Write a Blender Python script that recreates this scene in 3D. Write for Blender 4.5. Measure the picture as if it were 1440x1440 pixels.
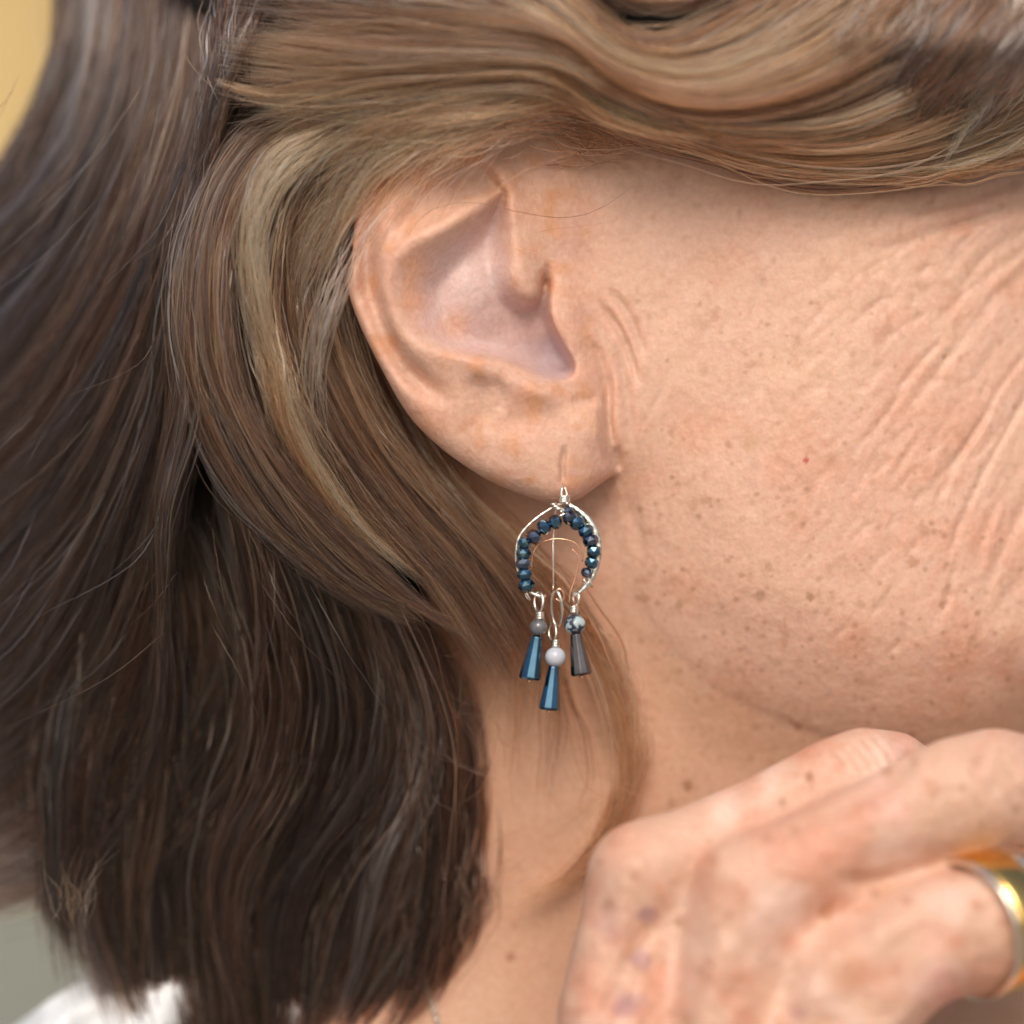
import bpy, bmesh, math, random
import numpy as np
from mathutils import Vector, Matrix
random.seed(7); RNG = np.random.default_rng(7)
R = math.radians
for o in list(bpy.data.objects): bpy.data.objects.remove(o)
SC = bpy.context.scene
COL = SC.collection

# ------------------------------------------------------------------ camera, sky, sun, exposure
S = 0.000115            # metres per photograph pixel at the plane of the cheek
D = 6500.0              # camera distance in those pixels (0.75 m)
cam_d = bpy.data.cameras.new("camera"); cam = bpy.data.objects.new("camera", cam_d); COL.objects.link(cam)
cam.location = (0, -D*S, 0); cam.rotation_euler = (R(90), 0, 0)
cam_d.sensor_width = 36; cam_d.lens = 36*D/1440
cam_d.clip_start = 0.02; cam_d.clip_end = 400
cam_d.dof.use_dof = True; cam_d.dof.focus_distance = (D-42)*S; cam_d.dof.aperture_fstop = 3.9
SC.camera = cam
SUN_EL, SUN_AZ = 38.0, -3.0      # azimuth measured from behind the camera, negative = from the left
w = bpy.data.worlds.new("World"); SC.world = w; w.use_nodes = True
nt = w.node_tree; bg = nt.nodes['Background']
sky = nt.nodes.new('ShaderNodeTexSky'); sky.sky_type = 'NISHITA'; sky.sun_disc = False
az = R(SUN_AZ)
sd = Vector((math.sin(az)*math.cos(R(SUN_EL)), -math.cos(az)*math.cos(R(SUN_EL)), math.sin(R(SUN_EL))))
sky.sun_elevation = R(SUN_EL); sky.sun_rotation = math.atan2(sd.x, sd.y)
sky.air_density = 1.0; sky.dust_density = 4.0; sky.ozone_density = 0.6
nt.links.new(sky.outputs[0], bg.inputs[0]); bg.inputs[1].default_value = 0.13
sl = bpy.data.lights.new("sun", 'SUN'); so = bpy.data.objects.new("sun", sl); COL.objects.link(so)
so.rotation_euler = sd.to_track_quat('Z', 'Y').to_euler()
sl.energy = 1.7; sl.angle = R(28); sl.color = (1.0, 0.93, 0.84)
SC.view_settings.view_transform = 'Standard'; SC.view_settings.look = 'None'
SC.view_settings.gamma = 1; SC.view_settings.exposure = 0.07
SC.cycles.max_bounces = 8; SC.cycles.diffuse_bounces = 4; SC.cycles.transmission_bounces = 6; SC.cycles.glossy_bounces = 4
SC.cycles_curves.shape = 'RIBBONS'; SC.cycles_curves.subdivisions = 2

# ------------------------------------------------------------------ helpers
def W(p):
    """photograph pixel x, y and height z toward the lens (pixels) -> metres"""
    p = np.asarray(p, float); k = (D-p[..., 2])/D
    return np.stack([(p[..., 0]-720)*k*S, -p[..., 2]*S, (720-p[..., 1])*k*S], -1)
def WI(q):
    z = -q[:, 1]/S; k = (D-z)/D
    return q[:, 0]/S/k+720, 720-q[:, 2]/S/k, z
def sst(a, b, x):
    t = np.clip((x-a)/(b-a), 0, 1); return t*t*(3-2*t)
def mesh_np(name, V, F, mat=None, parent=None, smooth=True):
    me = bpy.data.meshes.new(name)
    V = np.asarray(V, np.float32); F = np.asarray(F, np.int32); n = F.shape[1]
    me.vertices.add(len(V)); me.vertices.foreach_set('co', V.ravel())
    me.loops.add(F.size); me.loops.foreach_set('vertex_index', F.ravel())
    me.polygons.add(len(F)); me.polygons.foreach_set('loop_start', np.arange(len(F), dtype=np.int32)*n)
    me.update(calc_edges=True); me.validate()
    me.polygons.foreach_set('use_smooth', np.full(len(me.polygons), bool(smooth)))
    if mat: me.materials.append(mat)
    o = bpy.data.objects.new(name, me); COL.objects.link(o)
    if parent: o.parent = parent; o.matrix_parent_inverse = Matrix()
    return o
def tag(o, label=None, cat=None, group=None, kind=None):
    if label: o['label'] = label
    if cat: o['category'] = cat
    if group: o['group'] = group
    if kind: o['kind'] = kind
    return o
def empty(name, loc=(0, 0, 0)):
    o = bpy.data.objects.new(name, None); o.empty_display_size = 0.005; COL.objects.link(o); o.location = loc; return o
def adopt(o, parent):                       # keep world place
    o.parent = parent
    loc = Vector(parent.location); q = parent.parent
    while q: loc += Vector(q.location); q = q.parent
    o.location = Vector(o.location)-loc
    return o
_perm = np.random.default_rng(3).random((64, 64, 16)).astype(np.float32)
def vnoise(x, y, z=0.0):
    x = np.asarray(x, float); y = np.asarray(y, float); z = np.zeros_like(x)+z
    xi, yi, zi = np.floor(x).astype(int), np.floor(y).astype(int), np.floor(z).astype(int)
    fx, fy, fz = x-xi, y-yi, z-zi
    fx, fy, fz = [f*f*(3-2*f) for f in (fx, fy, fz)]
    r = 0
    for a in (0, 1):
        for b in (0, 1):
            for c in (0, 1):
                r = r+_perm[(xi+a) % 64, (yi+b) % 64, (zi+c) % 16]*(fx if a else 1-fx)*(fy if b else 1-fy)*(fz if c else 1-fz)
    return r*2-1
def fbm(x, y, z=0.0, o=4):
    r, a, f = 0, 1.0, 1.0
    for i in range(o): r = r+a*vnoise(x*f+i*7.3, y*f+i*3.1, z+i*1.7); a *= .5; f *= 2.03
    return r/1.6
def catmull(P, n):
    P = np.asarray(P, float)
    if len(P) < 3:
        t = np.linspace(0, 1, n)[:, None]; return P[0]*(1-t)+P[-1]*t
    Q = np.vstack([2*P[0]-P[1], P, 2*P[-1]-P[-2]])
    m = len(P)-1; out = []
    for i in range(m):
        t = np.linspace(0, 1, 24, endpoint=False)[:, None]
        a, b, c, d = Q[i:i+4]
        out.append(.5*((2*b)+(c-a)*t+(2*a-5*b+4*c-d)*t*t+(3*b-a-3*c+d)*t**3))
    out = np.vstack(out+[P[-1:]])
    L = np.r_[0, np.cumsum(np.linalg.norm(np.diff(out, axis=0), axis=1))]
    s = np.linspace(0, L[-1], n)
    return np.stack([np.interp(s, L, out[:, k]) for k in range(P.shape[1])], -1)
def pdist(x, y, poly, smooth=True, closed=False):
    """distance to a polyline and position 0..1 along it"""
    P = np.asarray(poly, float)[:, :2]
    if smooth and not closed: P = catmull(P, max(12, 5*len(P)))
    if closed: P = np.vstack([P, P[:1]])
    L = np.r_[0, np.cumsum(np.linalg.norm(np.diff(P, axis=0), axis=1))]; L /= L[-1]
    best = np.full(x.shape, 1e9); t_ = np.zeros(x.shape)
    for i in range(len(P)-1):
        ax, ay = P[i]; bx, by = P[i+1]; dx, dy = bx-ax, by-ay
        t = np.clip(((x-ax)*dx+(y-ay)*dy)/(dx*dx+dy*dy+1e-9), 0, 1)
        d = np.hypot(x-ax-t*dx, y-ay-t*dy); m = d < best
        best = np.where(m, d, best); t_ = np.where(m, L[i]+t*(L[i+1]-L[i]), t_)
    return best, t_
def inside(x, y, P):
    P = np.asarray(P, float); c = np.zeros(x.shape, bool); n = len(P)
    for i in range(n):
        ax, ay = P[i]; bx, by = P[(i+1) % n]
        m = ((ay > y) != (by > y)) & (x < (bx-ax)*(y-ay)/((by-ay) if by != ay else 1e-9)+ax)
        c ^= m
    return c
def closed_smooth(P, n):
    P = np.asarray(P, float); Q = np.vstack([P[-3:], P, P[:3]])
    C = catmull(Q, 400)
    # cut the part that starts at P[0] and ends back at P[0]
    i0 = np.argmin(np.linalg.norm(C[:200, :2]-P[0, :2], axis=1)); i1 = 200+np.argmin(np.linalg.norm(C[200:, :2]-P[0, :2], axis=1))
    C = C[i0:i1+1]; L = np.r_[0, np.cumsum(np.linalg.norm(np.diff(C[:, :2], axis=0), axis=1))]
    s = np.linspace(0, L[-1], n, endpoint=False)
    return np.stack([np.interp(s, L, C[:, k]) for k in range(C.shape[1])], -1)
def G2(fn, h=4.0):
    xs = np.arange(-300, 1900, h); Yg, Xg = np.meshgrid(np.arange(-320, 1960, h), xs); A = fn(Xg, Yg).astype(np.float32)
    def f(x, y):
        u = np.clip((x+300)/h, 0, A.shape[0]-1.001); v = np.clip((y+320)/h, 0, A.shape[1]-1.001); i = u.astype(np.int32); j = v.astype(np.int32); a = u-i; b = v-j
        return (A[i, j]*(1-a)+A[i+1, j]*a)*(1-b)+(A[i, j+1]*(1-a)+A[i+1, j+1]*a)*b
    return f
class RBF:
    def __init__(s, P, lam=20.0):
        P = np.asarray(P, float); s.X = P[:, :2]/500; n = len(P)
        d = np.linalg.norm(s.X[:, None]-s.X[None], axis=2)
        A = np.zeros((n+3, n+3)); A[:n, :n] = s.k(d)+np.eye(n)*lam*1e-4
        A[:n, n] = 1; A[:n, n+1:] = s.X; A[n, :n] = 1; A[n+1:, :n] = s.X.T
        s.w = np.linalg.solve(A, np.r_[P[:, 2], 0, 0, 0])
    def k(s, d): return np.where(d > 0, d*d*np.log(d+1e-9), 0)
    def __call__(s, x, y):
        sh = x.shape; x = x.ravel()/500; y = y.ravel()/500; r = s.w[-3]+s.w[-2]*x+s.w[-1]*y
        for i, (a, b) in enumerate(s.X): r = r+s.w[i]*s.k(np.hypot(x-a, y-b))
        return r.reshape(sh)

# ------------------------------------------------------------------ materials
def new_mat(name):
    m = bpy.data.materials.new(name); m.use_nodes = True
    return m, m.node_tree.nodes, m.node_tree.links, m.node_tree.nodes['Principled BSDF']
def noise_node(N, L, scale, detail=4, rough=.5, coord=None):
    n = N.new('ShaderNodeTexNoise'); n.inputs['Scale'].default_value = scale; n.inputs['Detail'].default_value = detail
    n.inputs['Roughness'].default_value = rough
    if coord: L.new(coord, n.inputs['Vector'])
    return n
def simple_mat(name, col, rough=.5, metal=0.0, nscale=None, namt=.2, bump=0, bscale=None, **kw):
    m, N, L, P = new_mat(name)
    P.inputs['Roughness'].default_value = rough; P.inputs['Metallic'].default_value = metal
    P.inputs['Base Color'].default_value = (*col, 1)
    tc = N.new('ShaderNodeTexCoord')
    if nscale:
        n = noise_node(N, L, nscale, 5, .6, tc.outputs['Object']); r = N.new('ShaderNodeValToRGB')
        r.color_ramp.elements[0].position = .3; r.color_ramp.elements[1].position = .7
        r.color_ramp.elements[0].color = (*[c*(1-namt) for c in col], 1); r.color_ramp.elements[1].color = (*[min(1, c*(1+namt)) for c in col], 1)
        L.new(n.outputs[0], r.inputs[0]); L.new(r.outputs[0], P.inputs['Base Color'])
    if bump:
        n = noise_node(N, L, bscale or nscale, 4, .6, tc.outputs['Object']); b = N.new('ShaderNodeBump'); b.inputs['Distance'].default_value = bump
        L.new(n.outputs[0], b.inputs['Height']); L.new(b.outputs[0], P.inputs['Normal'])
    for k, v in kw.items(): P.inputs[k.replace('_', ' ')].default_value = v
    return m
def skin_mat():
    m, N, L, P = new_mat('skin')
    at = N.new('ShaderNodeAttribute'); at.attribute_name = 'skin_tone'
    tc = N.new('ShaderNodeTexCoord'); O = tc.outputs['Object']
    n1 = noise_node(N, L, 900, 5, .65, O)
    r1 = N.new('ShaderNodeValToRGB'); r1.color_ramp.elements[0].position = .3; r1.color_ramp.elements[1].position = .72
    r1.color_ramp.elements[0].color = (.84, .74, .66, 1); r1.color_ramp.elements[1].color = (1.12, 1.14, 1.16, 1)
    L.new(n1.outputs[0], r1.inputs[0])
    mx = N.new('ShaderNodeMix'); mx.data_type = 'RGBA'; mx.blend_type = 'MULTIPLY'; mx.inputs[0].default_value = .6
    L.new(at.outputs['Color'], mx.inputs[6]); L.new(r1.outputs[0], mx.inputs[7]); L.new(mx.outputs[2], P.inputs['Base Color'])
    # pores and fine creases
    v = N.new('ShaderNodeTexVoronoi'); v.inputs['Scale'].default_value = 1300; v.feature = 'F1'; L.new(O, v.inputs['Vector'])
    mp = N.new('ShaderNodeMapping'); mp.inputs['Rotation'].default_value = (0, R(-50), 0); mp.inputs['Scale'].default_value = (1, 1, .38); L.new(O, mp.inputs[0])
    n2 = noise_node(N, L, 1500, 4, .6, mp.outputs[0])
    n3 = noise_node(N, L, 620, 5, .6, O)
    a = N.new('ShaderNodeMath'); a.operation = 'MULTIPLY_ADD'; a.inputs[1].default_value = .5; L.new(v.outputs['Distance'], a.inputs[0]); L.new(n2.outputs[0], a.inputs[2])
    b = N.new('ShaderNodeMath'); b.operation = 'MULTIPLY_ADD'; b.inputs[1].default_value = 1.3; L.new(n3.outputs[0], b.inputs[0]); L.new(a.outputs[0], b.inputs[2])
    bp = N.new('ShaderNodeBump'); bp.inputs['Distance'].default_value = .00013; bp.inputs['Strength'].default_value = .8
    L.new(b.outputs[0], bp.inputs['Height']); L.new(bp.outputs[0], P.inputs['Normal'])
    P.inputs['Roughness'].default_value = .5; P.inputs['Specular IOR Level'].default_value = .42
    P.inputs['Subsurface Weight'].default_value = .5; P.inputs['Subsurface Scale'].default_value = .002
    P.inputs['Subsurface Radius'].default_value = (1, .38, .2)
    return m
def hair_mat(name, rough=.2):
    m = bpy.data.materials.new(name); m.use_nodes = True; N = m.node_tree.nodes; L = m.node_tree.links; N.clear()
    out = N.new('ShaderNodeOutputMaterial'); h = N.new('ShaderNodeBsdfHairPrincipled')
    try: h.model = 'CHIANG'
    except Exception: pass
    h.parametrization = 'COLOR'
    at = N.new('ShaderNodeAttribute'); at.attribute_name = 'hair_tone'; L.new(at.outputs['Color'], h.inputs['Color'])
    h.inputs['Roughness'].default_value = rough
    if 'Radial Roughness' in h.inputs: h.inputs['Radial Roughness'].default_value = .35
    if 'Random Roughness' in h.inputs: h.inputs['Random Roughness'].default_value = .3
    L.new(h.outputs[0], out.inputs[0]); return m
M_SKIN = skin_mat(); M_HAIR = hair_mat('hair')
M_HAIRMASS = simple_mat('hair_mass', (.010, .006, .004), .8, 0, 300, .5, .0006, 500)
M_SILVER = simple_mat('silver', (.86, .82, .74), .22, 1.0, 700, .08, .00004, 1500)
M_ROSE = simple_mat('rose_gold_wire', (.80, .50, .34), .25, 1.0, 700, .1)
M_GOLD = simple_mat('gold', (.86, .53, .16), .2, 1.0, 300, .08)
M_WHITEGOLD = simple_mat('white_gold', (.85, .81, .72), .18, 1.0, 300, .05)
M_BEAD = simple_mat('blue_crystal', (.05, .14, .22), .05, 1.0, 400, .6, Coat_Weight=1.0, Coat_Roughness=.03)
M_BEAD2 = simple_mat('violet_crystal', (.09, .12, .18), .05, 1.0, 400, .6, Coat_Weight=1.0, Coat_Roughness=.03)
M_CONE = simple_mat('blue_cone_crystal', (.03, .105, .175), .06, 1.0, 200, .5, Coat_Weight=1.0, Coat_Roughness=.03)
M_CONE2 = simple_mat('dark_cone_crystal', (.10, .085, .08), .12, 1.0, 200, .4, Coat_Weight=1.0, Coat_Roughness=.05)
M_LABR = simple_mat('smoky_stone', (.09, .092, .10), .18, 0, 250, .7, Coat_Weight=.6)
def spotted(name, base, dark, scale, lo, hi):
    m, N, L, P = new_mat(name); tc = N.new('ShaderNodeTexCoord'); n = noise_node(N, L, scale, 4, .6, tc.outputs['Object'])
    r = N.new('ShaderNodeValToRGB'); r.color_ramp.elements[0].position = lo; r.color_ramp.elements[1].position = hi
    r.color_ramp.elements[0].color = (*dark, 1); r.color_ramp.elements[1].color = (*base, 1)
    L.new(n.outputs[0], r.inputs[0]); L.new(r.outputs[0], P.inputs['Base Color']); P.inputs['Roughness'].default_value = .25
    P.inputs['Subsurface Weight'].default_value = .3; P.inputs['Subsurface Scale'].default_value = .001; return m
M_STONEB = spotted('dendritic_stone', (.40, .52, .54), (.03, .035, .06), 520, .48, .53)
M_STONEW = spotted('white_stone', (.47, .50, .56), (.02, .02, .03), 330, .36, .40)

# ------------------------------------------------------------------ background: wall, ground, low plinth
def box(name, x0, x1, y0, y1, z0, z1, mat, sub=40, amp=0, parent=None):
    nx = sub; nz = sub
    bm = bmesh.new()
    bmesh.ops.create_grid(bm, x_segments=nx, y_segments=nz, size=.5)
    for v in bm.verts:
        x = x0+(v.co.x+.5)*(x1-x0); z = z0+(v.co.y+.5)*(z1-z0)
        v.co = Vector((x, y0-amp*float(fbm(np.array([x*3.]), np.array([z*3.]))[0]), z))
    r = bmesh.ops.extrude_face_region(bm, geom=bm.faces[:])
    for e in r['geom']:
        if isinstance(e, bmesh.types.BMVert): e.co.y = y1
    bmesh.ops.recalc_face_normals(bm, faces=bm.faces[:])
    me = bpy.data.meshes.new(name); bm.to_mesh(me); bm.free(); me.materials.append(mat)
    o = bpy.data.objects.new(name, me); COL.objects.link(o)
    if parent: o.parent = parent
    return o
m_ground = simple_mat('paving', (.30, .29, .26), .85, 0, 3, .25, .01, 40)
bm = bmesh.new(); bmesh.ops.create_grid(bm, x_segments=60, y_segments=60, size=60)
for v in bm.verts: v.co.z = -1.25+.006*math.sin(v.co.x*1.7)*math.cos(v.co.y*1.3)
me = bpy.data.meshes.new('ground'); bm.to_mesh(me); bm.free(); me.materials.append(m_ground)
g = bpy.data.objects.new('ground', me); COL.objects.link(g); tag(g, kind='structure')
m_w, N_, L_, P_ = new_mat('ochre_render')
tc_ = N_.new('ShaderNodeTexCoord'); n_ = noise_node(N_, L_, 5.5, 6, .6, tc_.outputs['Object'])
r_ = N_.new('ShaderNodeValToRGB'); r_.color_ramp.elements[0].position = .35; r_.color_ramp.elements[1].position = .66
r_.color_ramp.elements[0].color = (.36, .24, .09, 1); r_.color_ramp.elements[1].color = (.66, .50, .24, 1)
L_.new(n_.outputs[0], r_.inputs[0]); L_.new(r_.outputs[0], P_.inputs['Base Color']); P_.inputs['Roughness'].default_value = .9
o = box('wall', -2.2, 2.2, 2.6, 2.9, -1.24, 1.6, m_w, 60, .03)
tag(o, 'blurred ochre rendered wall far behind the head', 'wall')
m_p = simple_mat('grey_green_stone', (.21, .22, .19), .85, 0, 7, .3, .01, 30)
o = box('low_wall', -1.6, 1.6, 1.55, 1.9, -1.245, -.182, m_p, 40, .012)
tag(o, 'blurred grey green low stone wall behind the shoulder', 'low wall')

# ------------------------------------------------------------------ head, neck: relief in photograph pixels
cheek_pts = [(900,300,-8),(1000,500,0),(1150,400,-2),(1300,350,-30),(1440,400,-75),(1600,400,-170),(1750,500,-330),(1440,700,-45),(1300,700,-8),
 (1150,700,6),(1000,700,0),(920,600,-8),(1600,800,-140),(1100,900,-12),(1250,950,-20),(1440,950,-55),(1000,850,-14),(900,760,-30),(1750,900,-340),
 (900,100,-20),(1100,50,-25),(1300,100,-60),(1440,100,-110),(1600,50,-220),(800,0,-20),(1100,-200,-60),(700,-200,-40),(500,0,-60),(300,-100,-160),
 (700,300,-5),(860,450,2),(860,600,0),(780,450,5),(850,280,0),(640,420,-30),(560,500,-110),(700,650,-95),(450,500,-120),(300,600,-240),(200,300,-330),(120,500,-560),(50,100,-600),(100,-200,-500),(1600,-200,-300),
 (560,800,-150),(400,900,-300),(1100,1150,-40),(1400,1150,-80),(1650,1150,-200)]
neck_pts = [(860,760,-75),(900,950,-105),(1000,1050,-125),(1150,1080,-140),(1300,1060,-160),(1440,1100,-220),(800,1000,-120),(760,1150,-135),(700,900,-125),
 (600,900,-180),(500,1100,-260),(400,1000,-330),(250,900,-520),(900,1200,-135),(1100,1250,-170),(1400,1300,-260),(850,1400,-170),(700,1400,-150),(560,1380,-165),
 (420,1450,-170),(300,1500,-200),(900,1600,-120),(1200,1600,-220),(1500,1600,-380),(500,1750,-150),(1000,1800,-90),(700,600,-95),(500,600,-120),(250,650,-400),
 (120,1500,-300),(0,1700,-400),(1700,1300,-600),(1700,1000,-500),(100,1000,-700),(150,1250,-600),(380,1250,-330)]
Fc, Fn = RBF(cheek_pts), RBF(neck_pts)
jaw = [(-300,560),(300,600),(560,640),(720,660),(800,675),(858,690),(882,750),(905,820),(955,890),(1020,945),(1100,985),(1180,1012),(1290,1034),(1440,1040),(1800,1020)]
JS = catmull(jaw, 160)
def head_smooth(x, y):
    c, n = Fc(x, y), Fn(x, y)
    d, t = pdist(x, y, jaw)
    yy = np.interp(x, JS[:, 0], JS[:, 1]); sg = np.where(y < yy, 1.0, -1.0)*d
    wd = 80+90*sst(850, 1000, x)
    u = np.clip((sg+wd*.15)/wd, 0, 1); prof = np.sqrt(np.clip(1-(1-u)**2, 0, 1))
    prof = prof*sst(-.2, .5, (sg+wd*.35)/wd)**.5
    z = n+(c-n)*np.where(c > n, .12*prof+.88*sst(-.75, .95, sg/wd), sst(-1, 1, sg/wd))
    return np.maximum(z, -540)
# seam between cheek and auricle
seam = [(790,120),(842,200),(852,300),(846,360),(842,420),(852,480),(856,540),(859,600),(866,640),(874,664),(880,720)]
SM = catmull(seam, 80)
ear_poly = [(494,373),(489,405),(505,455),(538,522),(576,586),(627,636),(690,677),(752,702),(786,709),(812,703),(840,684),(860,672),(876,668),
            (905,640),(900,600),(898,540),(895,480),(885,420),(888,360),(895,300),(885,200),(840,130),(760,120),(673,148),(586,182),(528,232),(501,300)]
EP = closed_smooth(np.array([(*p, 0 if i <= 11 or i >= 22 else 1) for i, p in enumerate(ear_poly)], float), 420)
ear_pts = [(490,400,72),(498,300,80),(523,236,70),(586,190,50),(673,160,22),(540,523,62),(577,586,56),(627,636,52),(690,677,46),(752,702,42),(800,702,38),
 (840,680,24),(862,664,4),(550,420,88),(580,500,84),(650,540,70),(730,555,60),(820,555,34),(800,620,44),(850,600,30),(845,560,18),(832,600,40),(790,430,24),(796,480,27),
 (830,450,15),(868,450,3),(780,340,15),(740,250,26),(850,300,-2),(800,180,4),(620,260,70),(680,400,74),(700,620,62),(620,580,66),(760,660,54),(870,560,-4),(875,620,-6)]
Fe = RBF(ear_pts)
concha = [(710,264,34),(673,293,46),(632,320,58),(595,345,72),(566,374,88),(555,411,95),(563,450,90),(586,478,66),(619,496,34),(665,505,26),(707,510,22),(748,525,20),
          (786,535,18),(808,526,14),(808,508,12),(790,476,14),(776,442,14),(774,396,14),(770,366,14),(762,394,26),(747,414,50),(732,392,60),(726,345,50),(718,300,34)]
CC = closed_smooth(np.array(concha, float), 150)
fossa = [(690,232,16),(704,252,13),(708,272,14),(680,282,22),(640,302,30),(600,322,34),(560,335,34),(548,310,34),(570,262,34),(612,226,34),(655,212,26)]
FS = closed_smooth(np.array(fossa, float), 90)
def region(x, y, C):
    P = C[:, :2]; num = 0; den = 0; best = np.full(x.shape, 1e9)
    for (a, b, wv) in C[::2]:
        d = np.hypot(x-a, y-b); k = 1/(d+3)**3; num = num+wv*k; den = den+k
    d, _ = pdist(x, y, P, closed=True, smooth=False)
    sd_ = np.where(inside(x, y, P), d, -d); wd = num/den
    return sst(-.12, 1, sd_/wd)
def gau(d, s): return np.exp(-.5*(d/s)**2)
def line(x, y, P, amp, sig, ends=.18):
    d, t = pdist(x, y, P); return amp*gau(d, sig)*sst(0, ends, t)*sst(0, ends, 1-t)
def blob(x, y, cx, cy, s, amp, sy=None): return amp*np.exp(-.5*(((x-cx)/s)**2+((y-cy)/(sy or s))**2))
def ear_top(x, y):
    z = Fe(x, y)
    cr = region(x, y, CC); z = z-72*cr+blob(x, y, 765, 400, 9, -16, 18)
    z = z+blob(x, y, 668, 395, 40, 26, 50)+blob(x, y, 770, 500, 22, -14)+blob(x, y, 640, 455, 40, 6)
    z = z-20*region(x, y, FS)
    z = z+line(x, y, [(690,222),(712,250),(722,285),(728,330)], 6, 12, .3)
    z = z-line(x, y, [(548,262),(524,300),(515,345),(518,400),(530,440),(547,480),(575,522),(610,550),(650,570)], 25, 10.5, .25)
    z = z+line(x, y, [(590,195),(535,240),(505,300),(496,370),(505,430),(530,490),(565,550),(610,605)], 9, 13)
    z = z+line(x, y, [(712,258),(673,286),(627,316),(577,340),(548,372),(541,411),(552,460),(578,496),(625,512)], 12, 12, .3)
    z = z+line(x, y, [(640,512),(690,522),(735,538),(775,552),(800,550)], 11, 13)
    z = z+blob(x, y, 745, 552, 18, 5, 12)+blob(x, y, 826, 556, 15, -8, 12)+blob(x, y, 690, 560, 14, -6, 26)+blob(x, y, 800, 470, 14, 6, 22)
    z = z+blob(x, y, 826, 630, 20, 8, 30)+blob(x, y, 750, 640, 34, 6)-line(x, y, [(640,590),(700,596),(760,590),(800,575)], 4, 14)
    z = z+blob(x, y, 866, 650, 10, 3, 10)
    return z
def seam_side(x, y):
    d, _ = pdist(x, y, seam); xx = np.interp(y, SM[:, 1], SM[:, 0]); return np.where(x < xx, d, -d)
# head solid
def head_shell():
    xs = np.arange(150, 1640, 6.0); ys = np.arange(-140, 1640, 6.0)
    X, Y = np.meshgrid(xs, ys); Z = head_smooth(X, Y)
    s = seam_side(X, Y)
    Z = Z-np.where((s > 0) & (Y < 668), 120*sst(0, 60, s)*sst(668, 600, Y)+0.0, 0)*np.where(X > 420, sst(420, 520, X), 0)*sst(120, 200, Y)
    h, wd = X.shape
    top = np.stack([X, Y, Z], -1).reshape(-1, 3)
    bot = np.stack([X, Y, np.full_like(Z, -560.)], -1).reshape(-1, 3)
    V = W(np.vstack([top, bot])); n = h*wd
    i, j = np.meshgrid(np.arange(h-1), np.arange(wd-1), indexing='ij'); a = (i*wd+j).ravel()
    Ft = np.stack([a, a+wd, a+wd+1, a+1], -1); Fb = np.stack([a, a+1, a+wd+1, a+wd], -1)+n
    ring = np.r_[np.arange(wd), (np.arange(1, h)*wd+wd-1), ((h-1)*wd+np.arange(wd-2, -1, -1)), (np.arange(h-2, 0, -1)*wd)]
    r2 = np.roll(ring, -1); Fs = np.stack([ring, r2, r2+n, ring+n], -1)
    return V, np.vstack([Ft, Fb, Fs])
def ear_shell():
    C0 = np.array([690., 430.]); nr = 100
    rho = 1-(1-np.linspace(0, 1, nr))**1.6; rho[0] = 0.004
    P = C0+(EP[None, :, :2]-C0)*rho[:, None, None]
    X, Y = P[..., 0], P[..., 1]; at = np.broadcast_to(EP[None, :, 2], X.shape)
    d, _ = pdist(X.ravel(), Y.ravel(), EP[:, :2], closed=True, smooth=False); d = d.reshape(X.shape)
    d[-1] = 0
    fs = head_smooth(X, Y); s = seam_side(X, Y)
    E = fs+(ear_top(X, Y)-fs)*np.clip(sst(0, 1, s/(46-24*sst(490, 560, Y))), 0, 1)
    E = np.where(s < 0, fs-np.minimum(.02*s*s, 40), E)
    E = E-.0
    free = 1-at
    r = 21+5*sst(500, 600, Y)
    u = np.clip(d/r, 0, 1); rr = r*(1-np.sqrt(np.clip(1-(1-u)**2, 0, 1)))
    front = E-rr*free-30*(1-sst(0, 30, d))*at*np.where(s < 0, 1, 0)
    thick = 2*(r-rr)+sst(20, 150, d)*60
    back = E-rr*0-rr*free-thick*free-(140*at)
    core = sst(560, 720, X)*sst(30, 110, d)
    back = back-core*160
    back[-1] = np.where(free[-1] > .9, front[-1]-.5, back[-1])
    Vf = np.stack([X, Y, front], -1).reshape(-1, 3); Vb = np.stack([X, Y, back], -1).reshape(-1, 3)
    V = W(np.vstack([Vf, Vb])); nt_ = EP.shape[0]; n = nr*nt_
    i, j = np.meshgrid(np.arange(nr-1), np.arange(nt_), indexing='ij'); a = (i*nt_+j).ravel(); b = (i*nt_+(j+1) % nt_).ravel()
    Ff = np.stack([a, a+nt_, b+nt_, b], -1); Fb = Ff[:, ::-1]+n
    o_ = (nr-1)*nt_+np.arange(nt_); o2 = (nr-1)*nt_+(np.arange(nt_)+1) % nt_
    Fs = np.stack([o_, o_+n, o2+n, o2], -1)
    F = np.vstack([Ff, Fb, Fs])
    # close centres with tiny fans expressed as quads
    c = np.arange(0, nt_, 2); Vc = np.vstack([V, V[:nt_].mean(0), V[n:n+nt_].mean(0)]); k = len(V)
    Fc1 = np.stack([np.full(len(c), k), c, (c+1) % nt_, (c+2) % nt_], -1)
    Fc2 = np.stack([np.full(len(c), k+1), (c+2) % nt_+n, (c+1) % nt_+n, c+n], -1)
    return Vc, np.vstack([F, Fc1, Fc2])
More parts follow.
